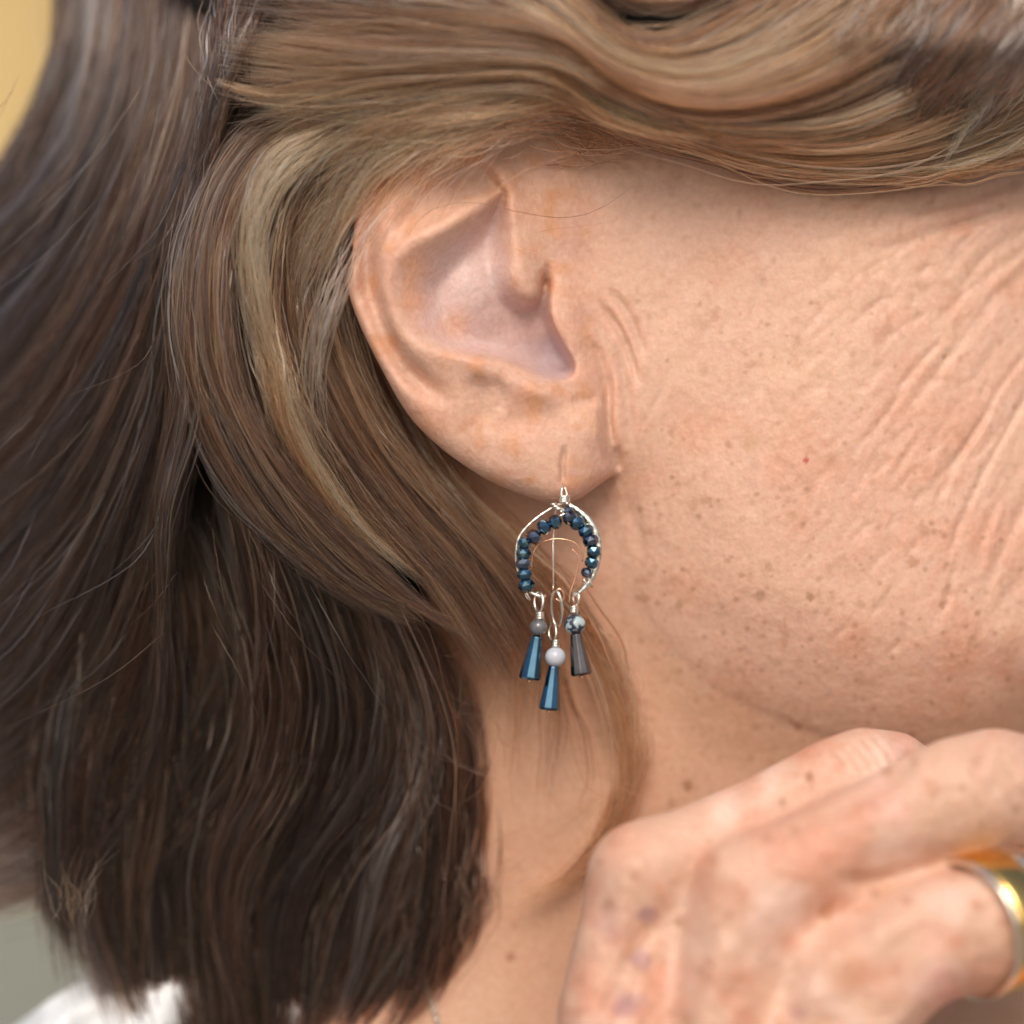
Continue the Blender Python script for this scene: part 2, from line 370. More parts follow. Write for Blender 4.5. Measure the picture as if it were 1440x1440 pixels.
# hand and forearm: smooth union of tapered capsules, meshed by surface nets
HZ = 0
hand_chains = [  # (x, y, z, radius)
 [(905,1232,190,70),(1070,1150,165,58),(1222,1088,110,66),(1320,1120,0,50),(1440,1135,-70,44)],              # index
 [(1055,1262,235,80),(1230,1170,225,74),(1400,1110,180,86),(1540,1160,60,62),(1640,1200,-20,50)],            # middle
 [(1205,1395,262,86),(1310,1322,255,88),(1400,1308,225,90),(1520,1285,140,84),(1620,1280,60,60)],            # ring
 [(1330,1560,260,72),(1480,1500,250,66),(1640,1450,190,60),(1740,1460,80,48)],                              # little
 [(905,1236,190,72),(880,1360,190,80),(880,1500,200,100),(960,1750,190,120),(1010,2050,170,135)],
 [(1055,1264,235,78),(1030,1420,230,88),(1040,1560,220,105),(1030,1800,190,125)],
 [(1210,1400,268,84),(1150,1520,240,98),(1090,1700,200,125)],
 [(1330,1560,255,78),(1230,1660,230,98),(1110,1800,190,120)],
 [(1130,1330,215,70),(1250,1255,205,56),(1370,1205,170,40)],
 [(940,1600,100,70),(960,1430,40,62),(1040,1310,0,52),(1160,1250,-30,46)],                                   # thumb, tucked behind
]
def surface_nets(f, org, h):
    s = f < 0; nx, ny, nz = f.shape
    c = [s[a:nx-1+a, b:ny-1+b, d:nz-1+d] for a in (0, 1) for b in (0, 1) for d in (0, 1)]
    cnt = sum(k.astype(np.int8) for k in c); act = (cnt > 0) & (cnt < 8)
    idx = -np.ones(act.shape, np.int32); I = np.argwhere(act); idx[act] = np.arange(len(I))
    acc = np.zeros((len(I), 3)); num = np.zeros(len(I))
    for a in range(8):
        for ax in range(3):
            oa = np.array([(a >> 2) & 1, (a >> 1) & 1, a & 1])
            if oa[ax]: continue
            ob = oa.copy(); ob[ax] = 1
            fa = f[tuple((I+oa).T)]; fb = f[tuple((I+ob).T)]; m = (fa < 0) != (fb < 0)
            t = np.where(m, fa/(fa-fb+1e-12), 0); p = oa+np.eye(3)[ax]*t[:, None]
            acc += np.where(m[:, None], p, 0); num += m
    V = org+(I+acc/num[:, None])*h; F = []
    for ax in range(3):
        u, v = (ax+1) % 3, (ax+2) % 3
        sl0 = [slice(None)]*3; sl1 = [slice(None)]*3; sl0[ax] = slice(0, -1); sl1[ax] = slice(1, None)
        A, B = s[tuple(sl0)], s[tuple(sl1)]
        E = np.argwhere(A != B); ok = (E[:, u] > 0) & (E[:, v] > 0) & (E[:, u] < f.shape[u]-1) & (E[:, v] < f.shape[v]-1); E = E[ok]
        fl = A[tuple(E.T)]; du = np.zeros(3, int); du[u] = 1; dv = np.zeros(3, int); dv[v] = 1
        q = np.stack([idx[tuple((E-du-dv).T)], idx[tuple((E-dv).T)], idx[tuple(E.T)], idx[tuple((E-du).T)]], -1)
        q[~fl] = q[~fl][:, ::-1]; F.append(q)
    return V, np.vstack(F)
def hand_shell():
    h = 6.0; org = np.array([700., 960., -160.]); dim = (158, 114, 84)
    G = np.stack(np.meshgrid(*[org[k]+np.arange(dim[k])*h for k in range(3)], indexing='ij'), -1).astype(np.float32)
    f = None
    for ci, ch in enumerate(hand_chains):
        cf = None; Cq = catmull(ch, 14)
        for a, b in zip(Cq[:-1], Cq[1:]):
            ab = b[:3]-a[:3]; t = np.clip(((G-a[:3])@ab)/(ab@ab), 0, 1)
            d = np.sqrt((((G-a[:3]-t[..., None]*ab))**2).sum(-1))-(a[3]+(b[3]-a[3])*t)
            cf = d if cf is None else np.minimum(cf, d)
        if f is None: f = cf
        else:
            k = 38.0 if ci >= 4 else 20.0
            hh = np.clip(.5+.5*(f-cf)/k, 0, 1); f = f*(1-hh)+cf*hh-k*hh*(1-hh)
    f[0] = f[-1] = 5; f[:, 0] = f[:, -1] = 5; f[:, :, 0] = f[:, :, -1] = 5
    return surface_nets(f, org, h)
hv, hf = hand_shell(); hv = W(hv)
sh = [head_shell(), ear_shell(), (hv, hf)]
off = 0; VV = []; FF = []
for V, F in sh: VV.append(V); FF.append(F+off); off += len(V)
body = mesh_np('body', np.vstack(VV), np.vstack(FF))
rm = body.modifiers.new('remesh', 'REMESH'); rm.mode = 'VOXEL'; rm.voxel_size = 2.8*S; rm.adaptivity = 0
dg = bpy.context.evaluated_depsgraph_get(); ev = body.evaluated_get(dg)
me2 = bpy.data.meshes.new_from_object(ev); body.modifiers.clear(); old = body.data; body.data = me2; bpy.data.meshes.remove(old); me2.name = 'body'
# drop the hidden back and cut sides of the block of head and neck
nv = len(me2.vertices); co = np.empty(nv*3, np.float32); me2.vertices.foreach_get('co', co); co = co.reshape(-1, 3).astype(float)
px, py, pz = WI(co); keep = (pz > -500) & (px > 156) & (px < 1630) & (py > -132) & (py < 1632)
npoly = len(me2.polygons); lv = np.empty(len(me2.loops), np.int32); me2.loops.foreach_get('vertex_index', lv); lv = lv.reshape(-1, 4)
lv = lv[keep[lv].all(1)]; used = np.zeros(nv, bool); used[lv] = True; newid = np.cumsum(used)-1
tmp = mesh_np('body', co[used], newid[lv]); dd_ = tmp.data; bpy.data.objects.remove(tmp); body.data = dd_; bpy.data.meshes.remove(me2); me2 = dd_
n = len(me2.vertices); co = np.empty(n*3, np.float32); me2.vertices.foreach_get('co', co); co = co.reshape(-1, 3).astype(float)
ne = len(me2.edges); ed = np.empty(ne*2, np.int32); me2.edges.foreach_get('vertices', ed); ed = ed.reshape(-1, 2)
deg = np.bincount(ed.ravel(), minlength=n).astype(float)
def smooth(co, it, lam=.5, mask=None):
    for _ in range(it):
        s_ = np.stack([np.bincount(ed[:, 0], co[ed[:, 1], k], n)+np.bincount(ed[:, 1], co[ed[:, 0], k], n) for k in range(3)], -1)/deg[:, None]
        dlt = (s_-co)*lam; co = co+(dlt if mask is None else dlt*mask[:, None])
    return co
co = smooth(co, 4)
x, y, z = WI(co)
hand_m = sst(40, 60, z)*sst(985, 1010, y)*sst(740, 800, x); hand_m = np.maximum(hand_m, (y > 1300)*(z > 0)*1.0)
co = smooth(co, 14, .5, hand_m)
x, y, z = WI(co)
print('body verts', n)
HSg = G2(head_smooth, 6.0)
# wrinkles and folds: real relief
facing = np.ones(n)
isear = G2(lambda x, y: (inside(x, y, EP[:, :2]) & (seam_side(x, y) > 8)).astype(float))(x, y)*(z > -110)
cheek = (1-hand_m)*sst(-140, -90, z)
dz = np.zeros(n)
creases = [  # polyline, depth, width
 ([(795,622),(791,655),(792,690)], 9, 3.2), ([(858,512),(856,560),(857,600),(864,634)], 12, 4.), ([(864,625),(870,645),(868,664)], 6, 4),
 ([(838,418),(862,450),(884,492),(900,550)], 12, 3.8), ([(848,395),(885,445),(908,510)], 7, 4.5), ([(826,470),(846,510),(852,560)], 7, 4.5),
 ([(868,470),(876,520),(884,580),(886,650)], 8, 6), ([(800,560),(822,566),(846,556)], 7, 6), ([(668,520),(676,560),(690,596)], 3.5, 7),
 ([(700,528),(706,556),(700,585)], 3, 5), ([(880,690),(900,760),(905,800)], 4, 8),
 ([(1010,228),(1180,262),(1320,250),(1460,215)], 4, 7), ([(1250,300),(1350,282),(1480,240)], 6, 6), ([(1300,330),(1400,300),(1500,262)], 6, 6),
 ([(1195,352),(1260,345),(1330,320),(1440,290)], 4, 6),
]
wr = [((1470,330),(1360,410),(1300,470)),((1470,350),(1390,430),(1320,520),(1240,620)),((1480,395),(1400,490),(1340,580),(1260,680)),((1480,450),(1410,540),(1370,610),(1300,700)),
      ((1480,520),(1420,600),(1380,670),(1340,760),(1320,840)),((1480,590),(1420,680),(1385,740),(1350,830)),((1480,660),(1430,730),(1390,820),(1370,880)),
      ((1480,740),(1440,800),(1410,870)),((1290,520),(1240,590),(1180,660)),((1330,470),(1250,560)),((1250,500),(1200,560)),((1480,300),(1390,360),(1330,430)),
      ((1400,560),(1350,640),(1300,740)),((1430,640),(1380,720)),((1500,480),(1440,560),(1400,640))]
for i, P in enumerate(wr): creases.append((list(P), 2.9+1.4*math.sin(i*2.3), 5+1.6*math.sin(i*1.3)))
for i in range(60):
    cx, cy = random.uniform(1130, 1450), random.uniform(280, 960); an = math.atan2(cy+60, cx-1770)+random.uniform(-.22, .22); L_ = random.uniform(30, 120); bend = random.uniform(-9, 9)
    dx, dy = math.cos(an)*L_/2, math.sin(an)*L_/2; creases.append(([(cx-dx, cy-dy), (cx-dy/L_*bend, cy+dx/L_*bend), (cx+dx, cy+dy)], random.uniform(1.2, 3.4)*(.4+.6*float(sst(1130, 1350, cx))), random.uniform(3, 5)))
for i in range(46):    # fine lines across the cheek
    cx, cy = random.uniform(900, 1420), random.uniform(280, 950)
    L_ = random.uniform(30, 90); an = R(random.uniform(-70, -35)) if cx > 1100 else R(random.uniform(-110, -60))
    dx, dy = math.cos(an)*L_/2, math.sin(an)*L_/2
    creases.append(([(cx-dx, cy-dy), (cx+random.uniform(-6, 6), cy), (cx+dx, cy+dy)], random.uniform(.6, 1.6), random.uniform(3, 4)))
# ripple folds on the right cheek
cand = (z > -150)
for P, a, sg_ in creases:
    Pn = np.array(P, float); m = cand & (x > Pn[:, 0].min()-4*sg_-8) & (x < Pn[:, 0].max()+4*sg_+8) & (y > Pn[:, 1].min()-4*sg_-8) & (y < Pn[:, 1].max()+4*sg_+8)
    m &= (hand_m < .3)
    if not m.any(): continue
    d, t = pdist(x[m], y[m], P); e = sst(0, .3, t)*sst(0, .3, 1-t)
    dz[m] += -a*gau(d, sg_)*e+a*.16*gau(d, sg_*3.)*e
warp = 14*G2(lambda x, y: vnoise(x/60, y/60, .5))(x, y)
rp0 = np.sin((x*.80+y*.58+warp*1.6)/9.5+1.5*G2(lambda x, y: vnoise(x/110, y/110, 2.))(x, y))
amp = sst(1180, 1400, x)*sst(260, 380, y)*sst(980, 820, y)*cheek
def fan(x, y):
    a = np.arctan2(y+60, 1770-x); r = np.hypot(y+60, 1770-x)
    q = fbm(a*26+.5*vnoise(x/70, y/70, 1.), r/150, 3., 3); q2 = vnoise(a*60+.8*vnoise(x/50, y/50, 4.), r/90, 5.)
    return (1-np.abs(q)*2.2)*3.2+(1-np.abs(q2))*1.6
dz -= sst(1080, 1400, x)*sst(250, 340, y)*sst(1000, 800, y)*cheek*(.55+.45*G2(lambda x, y: vnoise(x/120, y/120, 9.))(x, y))*(G2(fan, 3.0)(x, y))*.75
dz += cheek*(1-isear)*sst(860, 960, x)*(2.2*G2(lambda x, y: fbm(x/55, y/55, 1., 3))(x, y)+.9*G2(lambda x, y: fbm(x/14, y/14, 3., 3))(x, y))
dz += isear*(1.6*G2(lambda x, y: fbm(x/40, y/40, 5., 3))(x, y)+.7*G2(lambda x, y: fbm(x/12, y/12, 2., 2))(x, y))
# hand: knuckle folds, tendons and veins
dz += hand_m*(6.5*G2(lambda x, y: fbm(x/50, y/50, 7., 3))(x, y)+1.3*G2(lambda x, y: fbm(x/15, y/15, 9., 3))(x, y))
for P, a, sg_ in [([(960,1260),(900,1330),(850,1440),(840,1550)], 13, 13), ([(1040,1290),(1000,1400),(960,1550)], -11, 16), ([(1110,1300),(1090,1400),(1060,1560)], 10, 20),
                  ([(1180,1440),(1120,1560)], -9, 16), ([(905,1180),(880,1240),(870,1330)], -9, 15), ([(1000,1200),(960,1280),(930,1400)], 9, 18),
                  ([(1160,1240),(1260,1235),(1345,1205)], 10, 9), ([(1300,1042),(1250,1100),(1150,1160)], 7, 8), ([(1100,1330),(1160,1300),(1240,1300)], 6, 20)]:
    d, t = pdist(x, y, P); dz += -a*gau(d, sg_)*sst(0, .25, t)*sst(0, .25, 1-t)*hand_m
for k in range(5):
    d, t = pdist(x, y, [(1150+k*16,1042-k*5),(1180+k*16,1062-k*2),(1205+k*16,1098)]); dz += -3.5*gau(d, 3.2)*sst(0, .3, t)*sst(0, .3, 1-t)*(hand_m > .2)
co2 = W(np.stack([x, y, z+dz], -1)); me2.vertices.foreach_set('co', co2.astype(np.float32).ravel())
# skin tone per vertex, with some light and shade of ear and neck painted in
base = np.array([.64, .405, .31])
T = np.tile(base, (n, 1))
def mixc(T, c, a): return T*(1-a[:, None])+np.array(c)*a[:, None]
T = mixc(T, (.68, .45, .32), .6*sst(-.1, .9, G2(lambda x, y: fbm(x/120, y/120, 1., 3))(x, y)))
T = mixc(T, (.60, .31, .21), .55*sst(-.1, .75, G2(lambda x, y: fbm(x/75+9, y/75, 4., 4))(x, y)))
T = mixc(T, (.60, .29, .19), .5*sst(1080, 1420, x)*sst(.1, .8, G2(lambda x, y: fbm((x+y*.5)/40, (y-x*.5)/60, 6., 3))(x, y))*(1-hand_m))
T = mixc(T, (.45, .24, .15), .6*sst(.25, .9, G2(lambda x, y: fbm(x/16, y/16, 8., 3))(x, y))*(1-isear*.6))
T = mixc(T, (.56, .33, .26), .7*isear*sst(-.3, .7, G2(lambda x, y: fbm(x/45, y/45, 2., 3))(x, y)))
T = mixc(T, (.60, .31, .18), .85*isear*sst(.0, .7, G2(lambda x, y: fbm(x/25, y/25, 12., 3))(x, y)))
T = mixc(T, (.60, .43, .42), .85*isear*np.minimum(1, 1.5*G2(lambda x, y: region(x, y, CC))(x, y)))  # concha tinted lavender: sky reflection put into the skin colour
T = mixc(T, (.49, .29, .19), .7*(1-isear)*sst(-55, -120, z))  # neck and other recessed skin darkened: shade under the jaw painted in
T = mixc(T, (.64, .41, .31), .75*hand_m)
T = mixc(T, (.58, .28, .19), .85*hand_m*sst(-.15, .7, G2(lambda x, y: fbm(x/55, y/55, 15., 3))(x, y)))
T = mixc(T, (.78, .58, .50), .6*hand_m*sst(.05, .8, G2(lambda x, y: fbm(x/60+3, y/60, 13., 3))(x, y)))
spots = [(1134,648,4,(.45,.05,.05),.9),(968,1106,8,(.28,.13,.06),.8),(1056,620,18,(.50,.29,.16),.5),(1285,790,9,(.38,.19,.10),.6),(1300,745,8,(.38,.19,.10),.5),
 (1326,850,6,(.35,.17,.09),.6),(1140,840,7,(.36,.19,.11),.7),(1070,838,9,(.36,.2,.12),.55),(1080,800,7,(.4,.22,.13),.5),(982,727,4,(.3,.17,.1),.6),(1115,725,6,(.42,.24,.14),.5),
 (1045,728,5,(.42,.25,.15),.5),(1212,850,7,(.42,.24,.14),.45),(1122,1023,6,(.33,.16,.09),.7),(1062,1022,6,(.38,.2,.12),.5),(1138,1091,6,(.33,.15,.08),.8),(1100,1129,7,(.35,.2,.12),.6),
 (1345,610,8,(.42,.22,.13),.5),(1295,400,9,(.46,.26,.18),.5),(1240,470,14,(.52,.28,.2),.5),(905,840,9,(.4,.22,.13),.5),(955,850,6,(.36,.18,.1),.5),(945,1130,8,(.35,.18,.1),.5),
 (909,1285,14,(.38,.22,.24),.75),(900,1350,15,(.36,.2,.22),.7),(882,1412,24,(.36,.2,.22),.8),(1162,1282,12,(.5,.24,.14),.8),(1372,1272,10,(.5,.25,.14),.7),(1310,1108,14,(.5,.26,.15),.6),
 (1190,1370,40,(.55,.28,.17),.6),(1225,1240,40,(.55,.27,.16),.4),(1122,1425,12,(.5,.28,.28),.6),(1240,1130,45,(.62,.30,.24),.5),(1080,1170,45,(.60,.28,.20),.5),
 (1140,1200,50,(.60,.27,.18),.6),(1330,1390,40,(.72,.36,.32),.6),(860,1300,30,(.66,.42,.38),.6),(718,1346,8,(.3,.12,.07),.7),(724,1300,6,(.4,.2,.12),.6),
 (745,555,22,(.62,.30,.16),.55),(823,552,16,(.60,.30,.17),.6),(640,455,30,(.66,.36,.22),.5),(580,425,30,(.66,.33,.19),.6),(585,380,24,(.66,.33,.19),.5),(655,640,20,(.60,.34,.24),.5),(767,392,16,(.52,.22,.13),.5),(772,506,42,(.46,.38,.44),.6),(670,400,46,(.66,.52,.50),.5)]  # concha sky tint, pale highlight, orange wall shade and canal shadow painted as colour
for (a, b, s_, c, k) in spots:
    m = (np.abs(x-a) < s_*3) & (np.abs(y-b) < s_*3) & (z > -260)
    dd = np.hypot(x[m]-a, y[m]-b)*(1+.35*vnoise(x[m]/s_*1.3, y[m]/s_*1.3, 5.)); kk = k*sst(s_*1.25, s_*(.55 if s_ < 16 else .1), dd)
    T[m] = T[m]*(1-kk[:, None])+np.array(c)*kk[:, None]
rs = np.random.default_rng(11)
for i in range(46):                       # age spots on the back of the hand
    a, b, s_ = rs.uniform(800, 1440), rs.uniform(1060, 1440), rs.uniform(4, 11)
    m = (np.abs(x-a) < s_*2) & (np.abs(y-b) < s_*2) & (hand_m > .5); kk = rs.uniform(.3, .65)*sst(s_*1.4, s_*.3, np.hypot(x[m]-a, y[m]-b)); T[m] = T[m]*(1-kk[:, None])+np.array((.40, .20, .12))*kk[:, None]
for i in range(330):                      # scattered freckles
    a, b = rs.uniform(890, 1440), rs.uniform(420, 1130)
    if rs.random() > .35+.65*sst(500, 800, b): continue
    s_ = rs.uniform(2.2, 5.5); k = rs.uniform(.25, .65)
    m = (np.abs(x-a) < s_*2) & (np.abs(y-b) < s_*2) & (hand_m < .3); kk = k*sst(s_*1.3, s_*.4, np.hypot(x[m]-a, (y[m]-b)*rs.uniform(.8, 1.3)))
    T[m] = T[m]*(1-kk[:, None])+np.array((.36, .19, .11))*kk[:, None]
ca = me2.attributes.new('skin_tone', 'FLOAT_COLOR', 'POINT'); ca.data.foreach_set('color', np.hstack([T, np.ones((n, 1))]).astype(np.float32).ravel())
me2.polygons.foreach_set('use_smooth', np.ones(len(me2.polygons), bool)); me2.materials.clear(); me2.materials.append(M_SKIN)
person = empty('person', (0, 0, 0))
tag(person, 'woman seen close from the side, brown hair tucked behind her ear, hand at her chin', 'person')
body.parent = person
# ------------------------------------------------------------------ shirt
def shirt():
    xs = np.arange(-700, 500, 8.0); ys = np.arange(1330, 1900, 8.0); X, Y = np.meshgrid(xs, ys)
    edge = np.interp(X[0], [-700, 0, 70, 150, 300, 420, 500], [1660, 1460, 1405, 1358, 1340, 1375, 1450])
    Yc = edge[None, :]+(Y-1330)
    Z = -200+55*fbm(X/70, Yc/160, 2., 3)-120*sst(300, -700, X)-60*sst(50, 0, Y-1330)+20*np.sin(X/26+Yc/80)
    top = np.stack([X, Yc, Z], -1).reshape(-1, 3); h, wd = X.shape; bot = top-[0, 0, 14]; nn = h*wd
    i, j = np.meshgrid(np.arange(h-1), np.arange(wd-1), indexing='ij'); a = (i*wd+j).ravel()
    Ft = np.stack([a, a+wd, a+wd+1, a+1], -1); ring = np.r_[np.arange(wd), (np.arange(1, h)*wd+wd-1), ((h-1)*wd+np.arange(wd-2, -1, -1)), (np.arange(h-2, 0, -1)*wd)]
    r2 = np.roll(ring, -1)
    F = np.vstack([Ft, Ft[:, ::-1]+nn, np.stack([ring, r2, r2+nn, ring+nn], -1)])
    m = simple_mat('white_cotton', (.74, .77, .80), .85, 0, 900, .06, .0002, 3000)
    return mesh_np('shirt', W(np.vstack([top, bot])), F, m, person)
shirt()

# ------------------------------------------------------------------ hair
BR0, BR1, BR2 = (.008, .0036, .0022), (.030, .0125, .0066), (.092, .037, .018)
BL0, BL1, BL2 = (.31, .115, .045), (.62, .30, .145), (.84, .57, .40)
GY0, GY1 = (.13, .11, .11), (.58, .60, .66)  # grey hair; the pale grey is tinted bluish to paint in sky highlights
STR = []
def sheet(guides, nst, ncl, pal, spread=.05, zth=20, rad=.55, wav=5, npts=22, clump=.62, s0=(0, .1), s1=(.8, 1.0), off=3, seed=0, colnoise=.62, frizz=1.0, dest=None, drift=.05, cdrift=.04, bright=.07):
    rg = np.random.default_rng(seed+100); k_ = 1.38 if nst > 1000 else 1.15; rad = rad*k_; nst = int(nst/k_**1.25)
    G = np.stack([catmull(g, 60) for g in guides]); ng = len(G)
    cols = np.array([p[0] for p in pal]); wt = np.array([p[1] for p in pal], float); wt /= wt.sum()
    tc = np.sort(rg.random(ncl))*(ng-1); cz = rg.normal(0, zth, ncl); ccol = rg.choice(len(cols), ncl, p=wt)
    cph = rg.random((ncl, 4))*6.28; cs1 = rg.uniform(*s1, ncl)
    c = rg.integers(0, ncl, nst)
    a0 = rg.uniform(*s0, nst); a1 = cs1[c]+rg.normal(0, .1, nst); a1 = np.clip(np.where(a1 > 1, 2-a1, a1), .3, 1)
    u = np.linspace(0, 1, npts)[None]*(a1-a0)[:, None]+a0[:, None]             # along guide
    prof = (1-clump*u**1.3)*(.35+.65*np.sin(np.clip(u, 0, 1)*2.6+.25))+.12
    stray = rg.random(nst) < .13
    tt = tc[c][:, None]+rg.normal(0, spread*(ng-1), nst)[:, None]*np.where(stray[:, None], 1.6, prof)
    tt = tt+(ng-1)*(drift*rg.normal(0, 1, nst)*np.where(stray, 2.5, 1)+cdrift*rg.normal(0, 1, ncl)[c])[:, None]*(u-.35)
    tt = np.clip(tt, -.45, ng-.55)
    gi = np.clip(np.floor(tt).astype(int), 0, ng-2); fr = (tt-gi)[..., None]
    uu = u*59; ui = np.minimum(uu.astype(int), 58); uf = (uu-ui)[..., None]
    def at(g): return G[g, ui]*(1-uf)+G[g, ui+1]*uf
    fr = np.where((fr > 0) & (fr < 1), fr*fr*(3-2*fr)*.3+fr*.7, fr)
    P = at(gi)*(1-fr)+at(np.minimum(gi+1, ng-1))*fr
    P[..., 2] += np.where(stray, 7, 0)[:, None]
    P[..., 2] += cz[c][:, None]*(.4+.6*np.sin(np.clip(u*1.1, 0, 1)*3.1)) + rg.normal(0, zth*.35, nst)[:, None]
    tan = np.gradient(P, axis=1); tan /= np.linalg.norm(tan[..., :2], axis=2, keepdims=True)+1e-6
    nx, ny = -tan[..., 1], tan[..., 0]
    L = u
    wv = wav*(.6+.8*cph[c, 2][:, None]/6.28)*(np.sin(L*(3.5+cph[c, 3][:, None])+cph[c, 0][:, None])*.65+np.sin(L*(8+cph[c, 2][:, None])+cph[c, 1][:, None])*.35)*np.minimum(1, L*3)
    own = rg.random((nst, 3))*6.28
    am = off*np.where(stray, 3.2, 1.0)*rg.normal(0, 1, nst)
    wv = wv+am[:, None]*(prof+.15)*np.sin(L*2.2+own[:, :1]*.3+.3)+frizz*(1.3*np.sin(L*19+own[:, :1])+.8*np.sin(L*41+own[:, 1:2]))*np.where(stray[:, None], 2.2, 1)
    P[..., 0] += nx*wv; P[..., 1] += ny*wv; P[..., 2] += frizz*1.5*np.sin(L*15+own[:, 2:3])+am[:, None]*.5*np.cos(own[:, 2:3])
    C = cols[ccol[c]]; alt = cols[rg.choice(len(cols), nst, p=wt)]; mixr = (rg.random(nst)**2*.8)[:, None]
    C = C*(1-mixr)+alt*mixr; C = C*np.exp(rg.normal(0, colnoise, nst))[:, None]
    hot = rg.random(nst) < bright; C = np.where(hot[:, None], C*3+np.array([.16, .125, .10])*rg.uniform(.4, 2., nst)[:, None], C)  # some strands brightened: glossy highlights put into the strand colour
    rr = rad*np.exp(rg.normal(0, .32, nst))*1.12
    if dest is SIDE: P[..., 2] += 24
    if dest is BLOND: P[..., 2] += 30
    if s0[1] > .15: P[..., 2] -= 20*np.clip(1-np.linspace(0, 1, npts)/.3, 0, 1)[None]*(a0 > .01)[:, None]
    (dest if dest is not None else STR).append((P, C, rr))
def tufts(guides, n, per, pal, seed, rad=.6, lift=22, **kw):
    G_ = [[(a, b, c+lift) for a, b, c in q] for q in guides]
    sheet(G_, n*per, n, pal, spread=kw.pop('spread', .03), zth=kw.pop('zth', 20), rad=rad, wav=kw.pop('wav', 9), clump=kw.pop('clump', .8), s0=kw.pop('s0', (0, .5)), s1=kw.pop('s1', (.5, 1.)), seed=seed, drift=kw.pop('drift', .03), cdrift=kw.pop('cdrift', .10), off=kw.pop('off', 4), **kw)
def emit(name, lst, parent, label=None):
    tot = sum(p.shape[0] for p, _, _ in lst); sizes = np.concatenate([np.full(p.shape[0], p.shape[1], np.int32) for p, _, _ in lst])
    cu = bpy.data.hair_curves.new(name); cu.add_curves(sizes.tolist())
    pos = np.vstack([W(p).reshape(-1, 3) for p, _, _ in lst]).astype(np.float32)
    cu.attributes['position'].data.foreach_set('vector', pos.ravel())
    rad = np.concatenate([(r[:, None]*np.clip(1.25-np.linspace(0, 1, p.shape[1])[None]**3*1.1, .15, 1)*np.clip(.12+np.linspace(0, 1, p.shape[1])[None]*5, 0, 1)).ravel() for p, _, r in lst])*S
    ra = cu.attributes.get('radius') or cu.attributes.new('radius', 'FLOAT', 'POINT'); ra.data.foreach_set('value', rad.astype(np.float32))
    col = np.vstack([c for _, c, _ in lst]); col = np.clip(np.hstack([col, np.ones((len(col), 1))]), .004, .95)
    a = cu.attributes.new('hair_tone', 'FLOAT_COLOR', 'CURVE'); a.data.foreach_set('color', col.astype(np.float32).ravel())
    cu.materials.append(M_HAIR); o = bpy.data.objects.new(name, cu); COL.objects.link(o); o.parent = parent
    print(name, tot); return o
def g(*p): return [tuple(q) for q in p]
BACK = []; SIDE = []; TOP = []; WISP = []; BLOND = []
dark = [(BR0, 4), (BR1, 4), (BR2, 2), (GY0, .5)]
cool = [(BR0, 3), (BR1, 4), (BR2, 2), (GY0, 1.2), (GY1, .25)]
warm = [(BR1, 2), (BR2, 3), (BL0, 3), (BL1, 1.2), (GY0, .6)]
fair = [(BR2, 1), (BL0, 3), (BL1, 3), (BL2, 1.5)]
pale = [(BL1, 2), (BL2, 3), (GY1, 2)]
# back of the head, flowing down and to the left
sheet([g((92,-80,-330),(78,80,-330),(12,220,-330),(-100,385,-330)),
       g((165,-80,-280),(140,120,-270),(60,280,-280),(-80,440,-300)),
       g((200,-80,-220),(175,130,-200),(90,340,-210),(-20,500,-240),(-120,600,-280)),
       g((270,-80,-160),(245,130,-140),(175,340,-140),(60,540,-170),(-100,720,-230)),
       g((330,-80,-120),(300,120,-90),(240,330,-90),(150,540,-120),(20,720,-170),(-100,860,-220))], 5600, 520, cool, .022, 26, .7, 6, seed=1, dest=BACK)
sheet([g((330,-60,-100),(300,130,-70),(240,330,-70),(190,480,-90),(90,680,-120),(-80,880,-190)),
       g((345,60,-70),(290,220,-50),(245,400,-50),(220,560,-70),(150,760,-110),(40,950,-160),(-90,1060,-200)),
       g((350,140,-60),(285,280,-30),(250,450,-30),(240,600,-50),(190,800,-90),(130,1000,-140),(20,1130,-190),(-80,1180,-210)),
       g((370,140,-40),(290,280,-15),(260,430,-15),(270,600,-30),(240,760,-60),(245,940,-110),(215,1090,-160),(110,1230,-200),(-60,1300,-220))], 6800, 620, dark, .022, 24, .62, 7, seed=2, dest=BACK)
sheet([g((290,430,-20),(300,600,-40),(330,760,-70),(350,900,-100),(330,1060,-140),(250,1180,-180),(140,1290,-200),(100,1360,-210)),
       g((330,500,-20),(370,700,-40),(420,850,-80),(450,1000,-120),(400,1150,-160),(290,1270,-190),(260,1400,-200)),
       g((380,560,-20),(450,740,-40),(520,880,-90),(560,1020,-130),(520,1180,-170),(470,1330,-190),(450,1540,-200)),
       g((450,640,-40),(540,800,-60),(610,930,-100),(650,1060,-140),(640,1230,-170),(600,1370,-190),(500,1500,-190))], 6800, 560, dark, .026, 26, .7, 9, seed=3, s0=(0, .45), s1=(.72, 1.), dest=BACK)
sheet([g((100,760,-150),(130,900,-170),(150,1080,-190),(160,1250,-200),(190,1400,-200),(260,1560,-200)),
       g((240,800,-140),(290,960,-170),(310,1120,-190),(310,1280,-200),(330,1420,-200),(400,1600,-200)),
       g((380,850,-130),(430,1000,-170),(440,1150,-190),(460,1300,-200),(440,1420,-200),(400,1520,-200)),
       g((520,880,-130),(570,1020,-160),(590,1150,-180),(600,1280,-190),(560,1420,-190),(480,1560,-190)),
       g((600,860,-120),(655,980,-150),(668,1120,-170),(655,1260,-180),(620,1400,-185),(520,1510,-190))], 4600, 200, [(BR0, 5), (BR1, 3), (BR2, 1.5)], .03, 20, .8, 9, seed=4, s0=(0, .4), s1=(.75, 1.), dest=BACK)
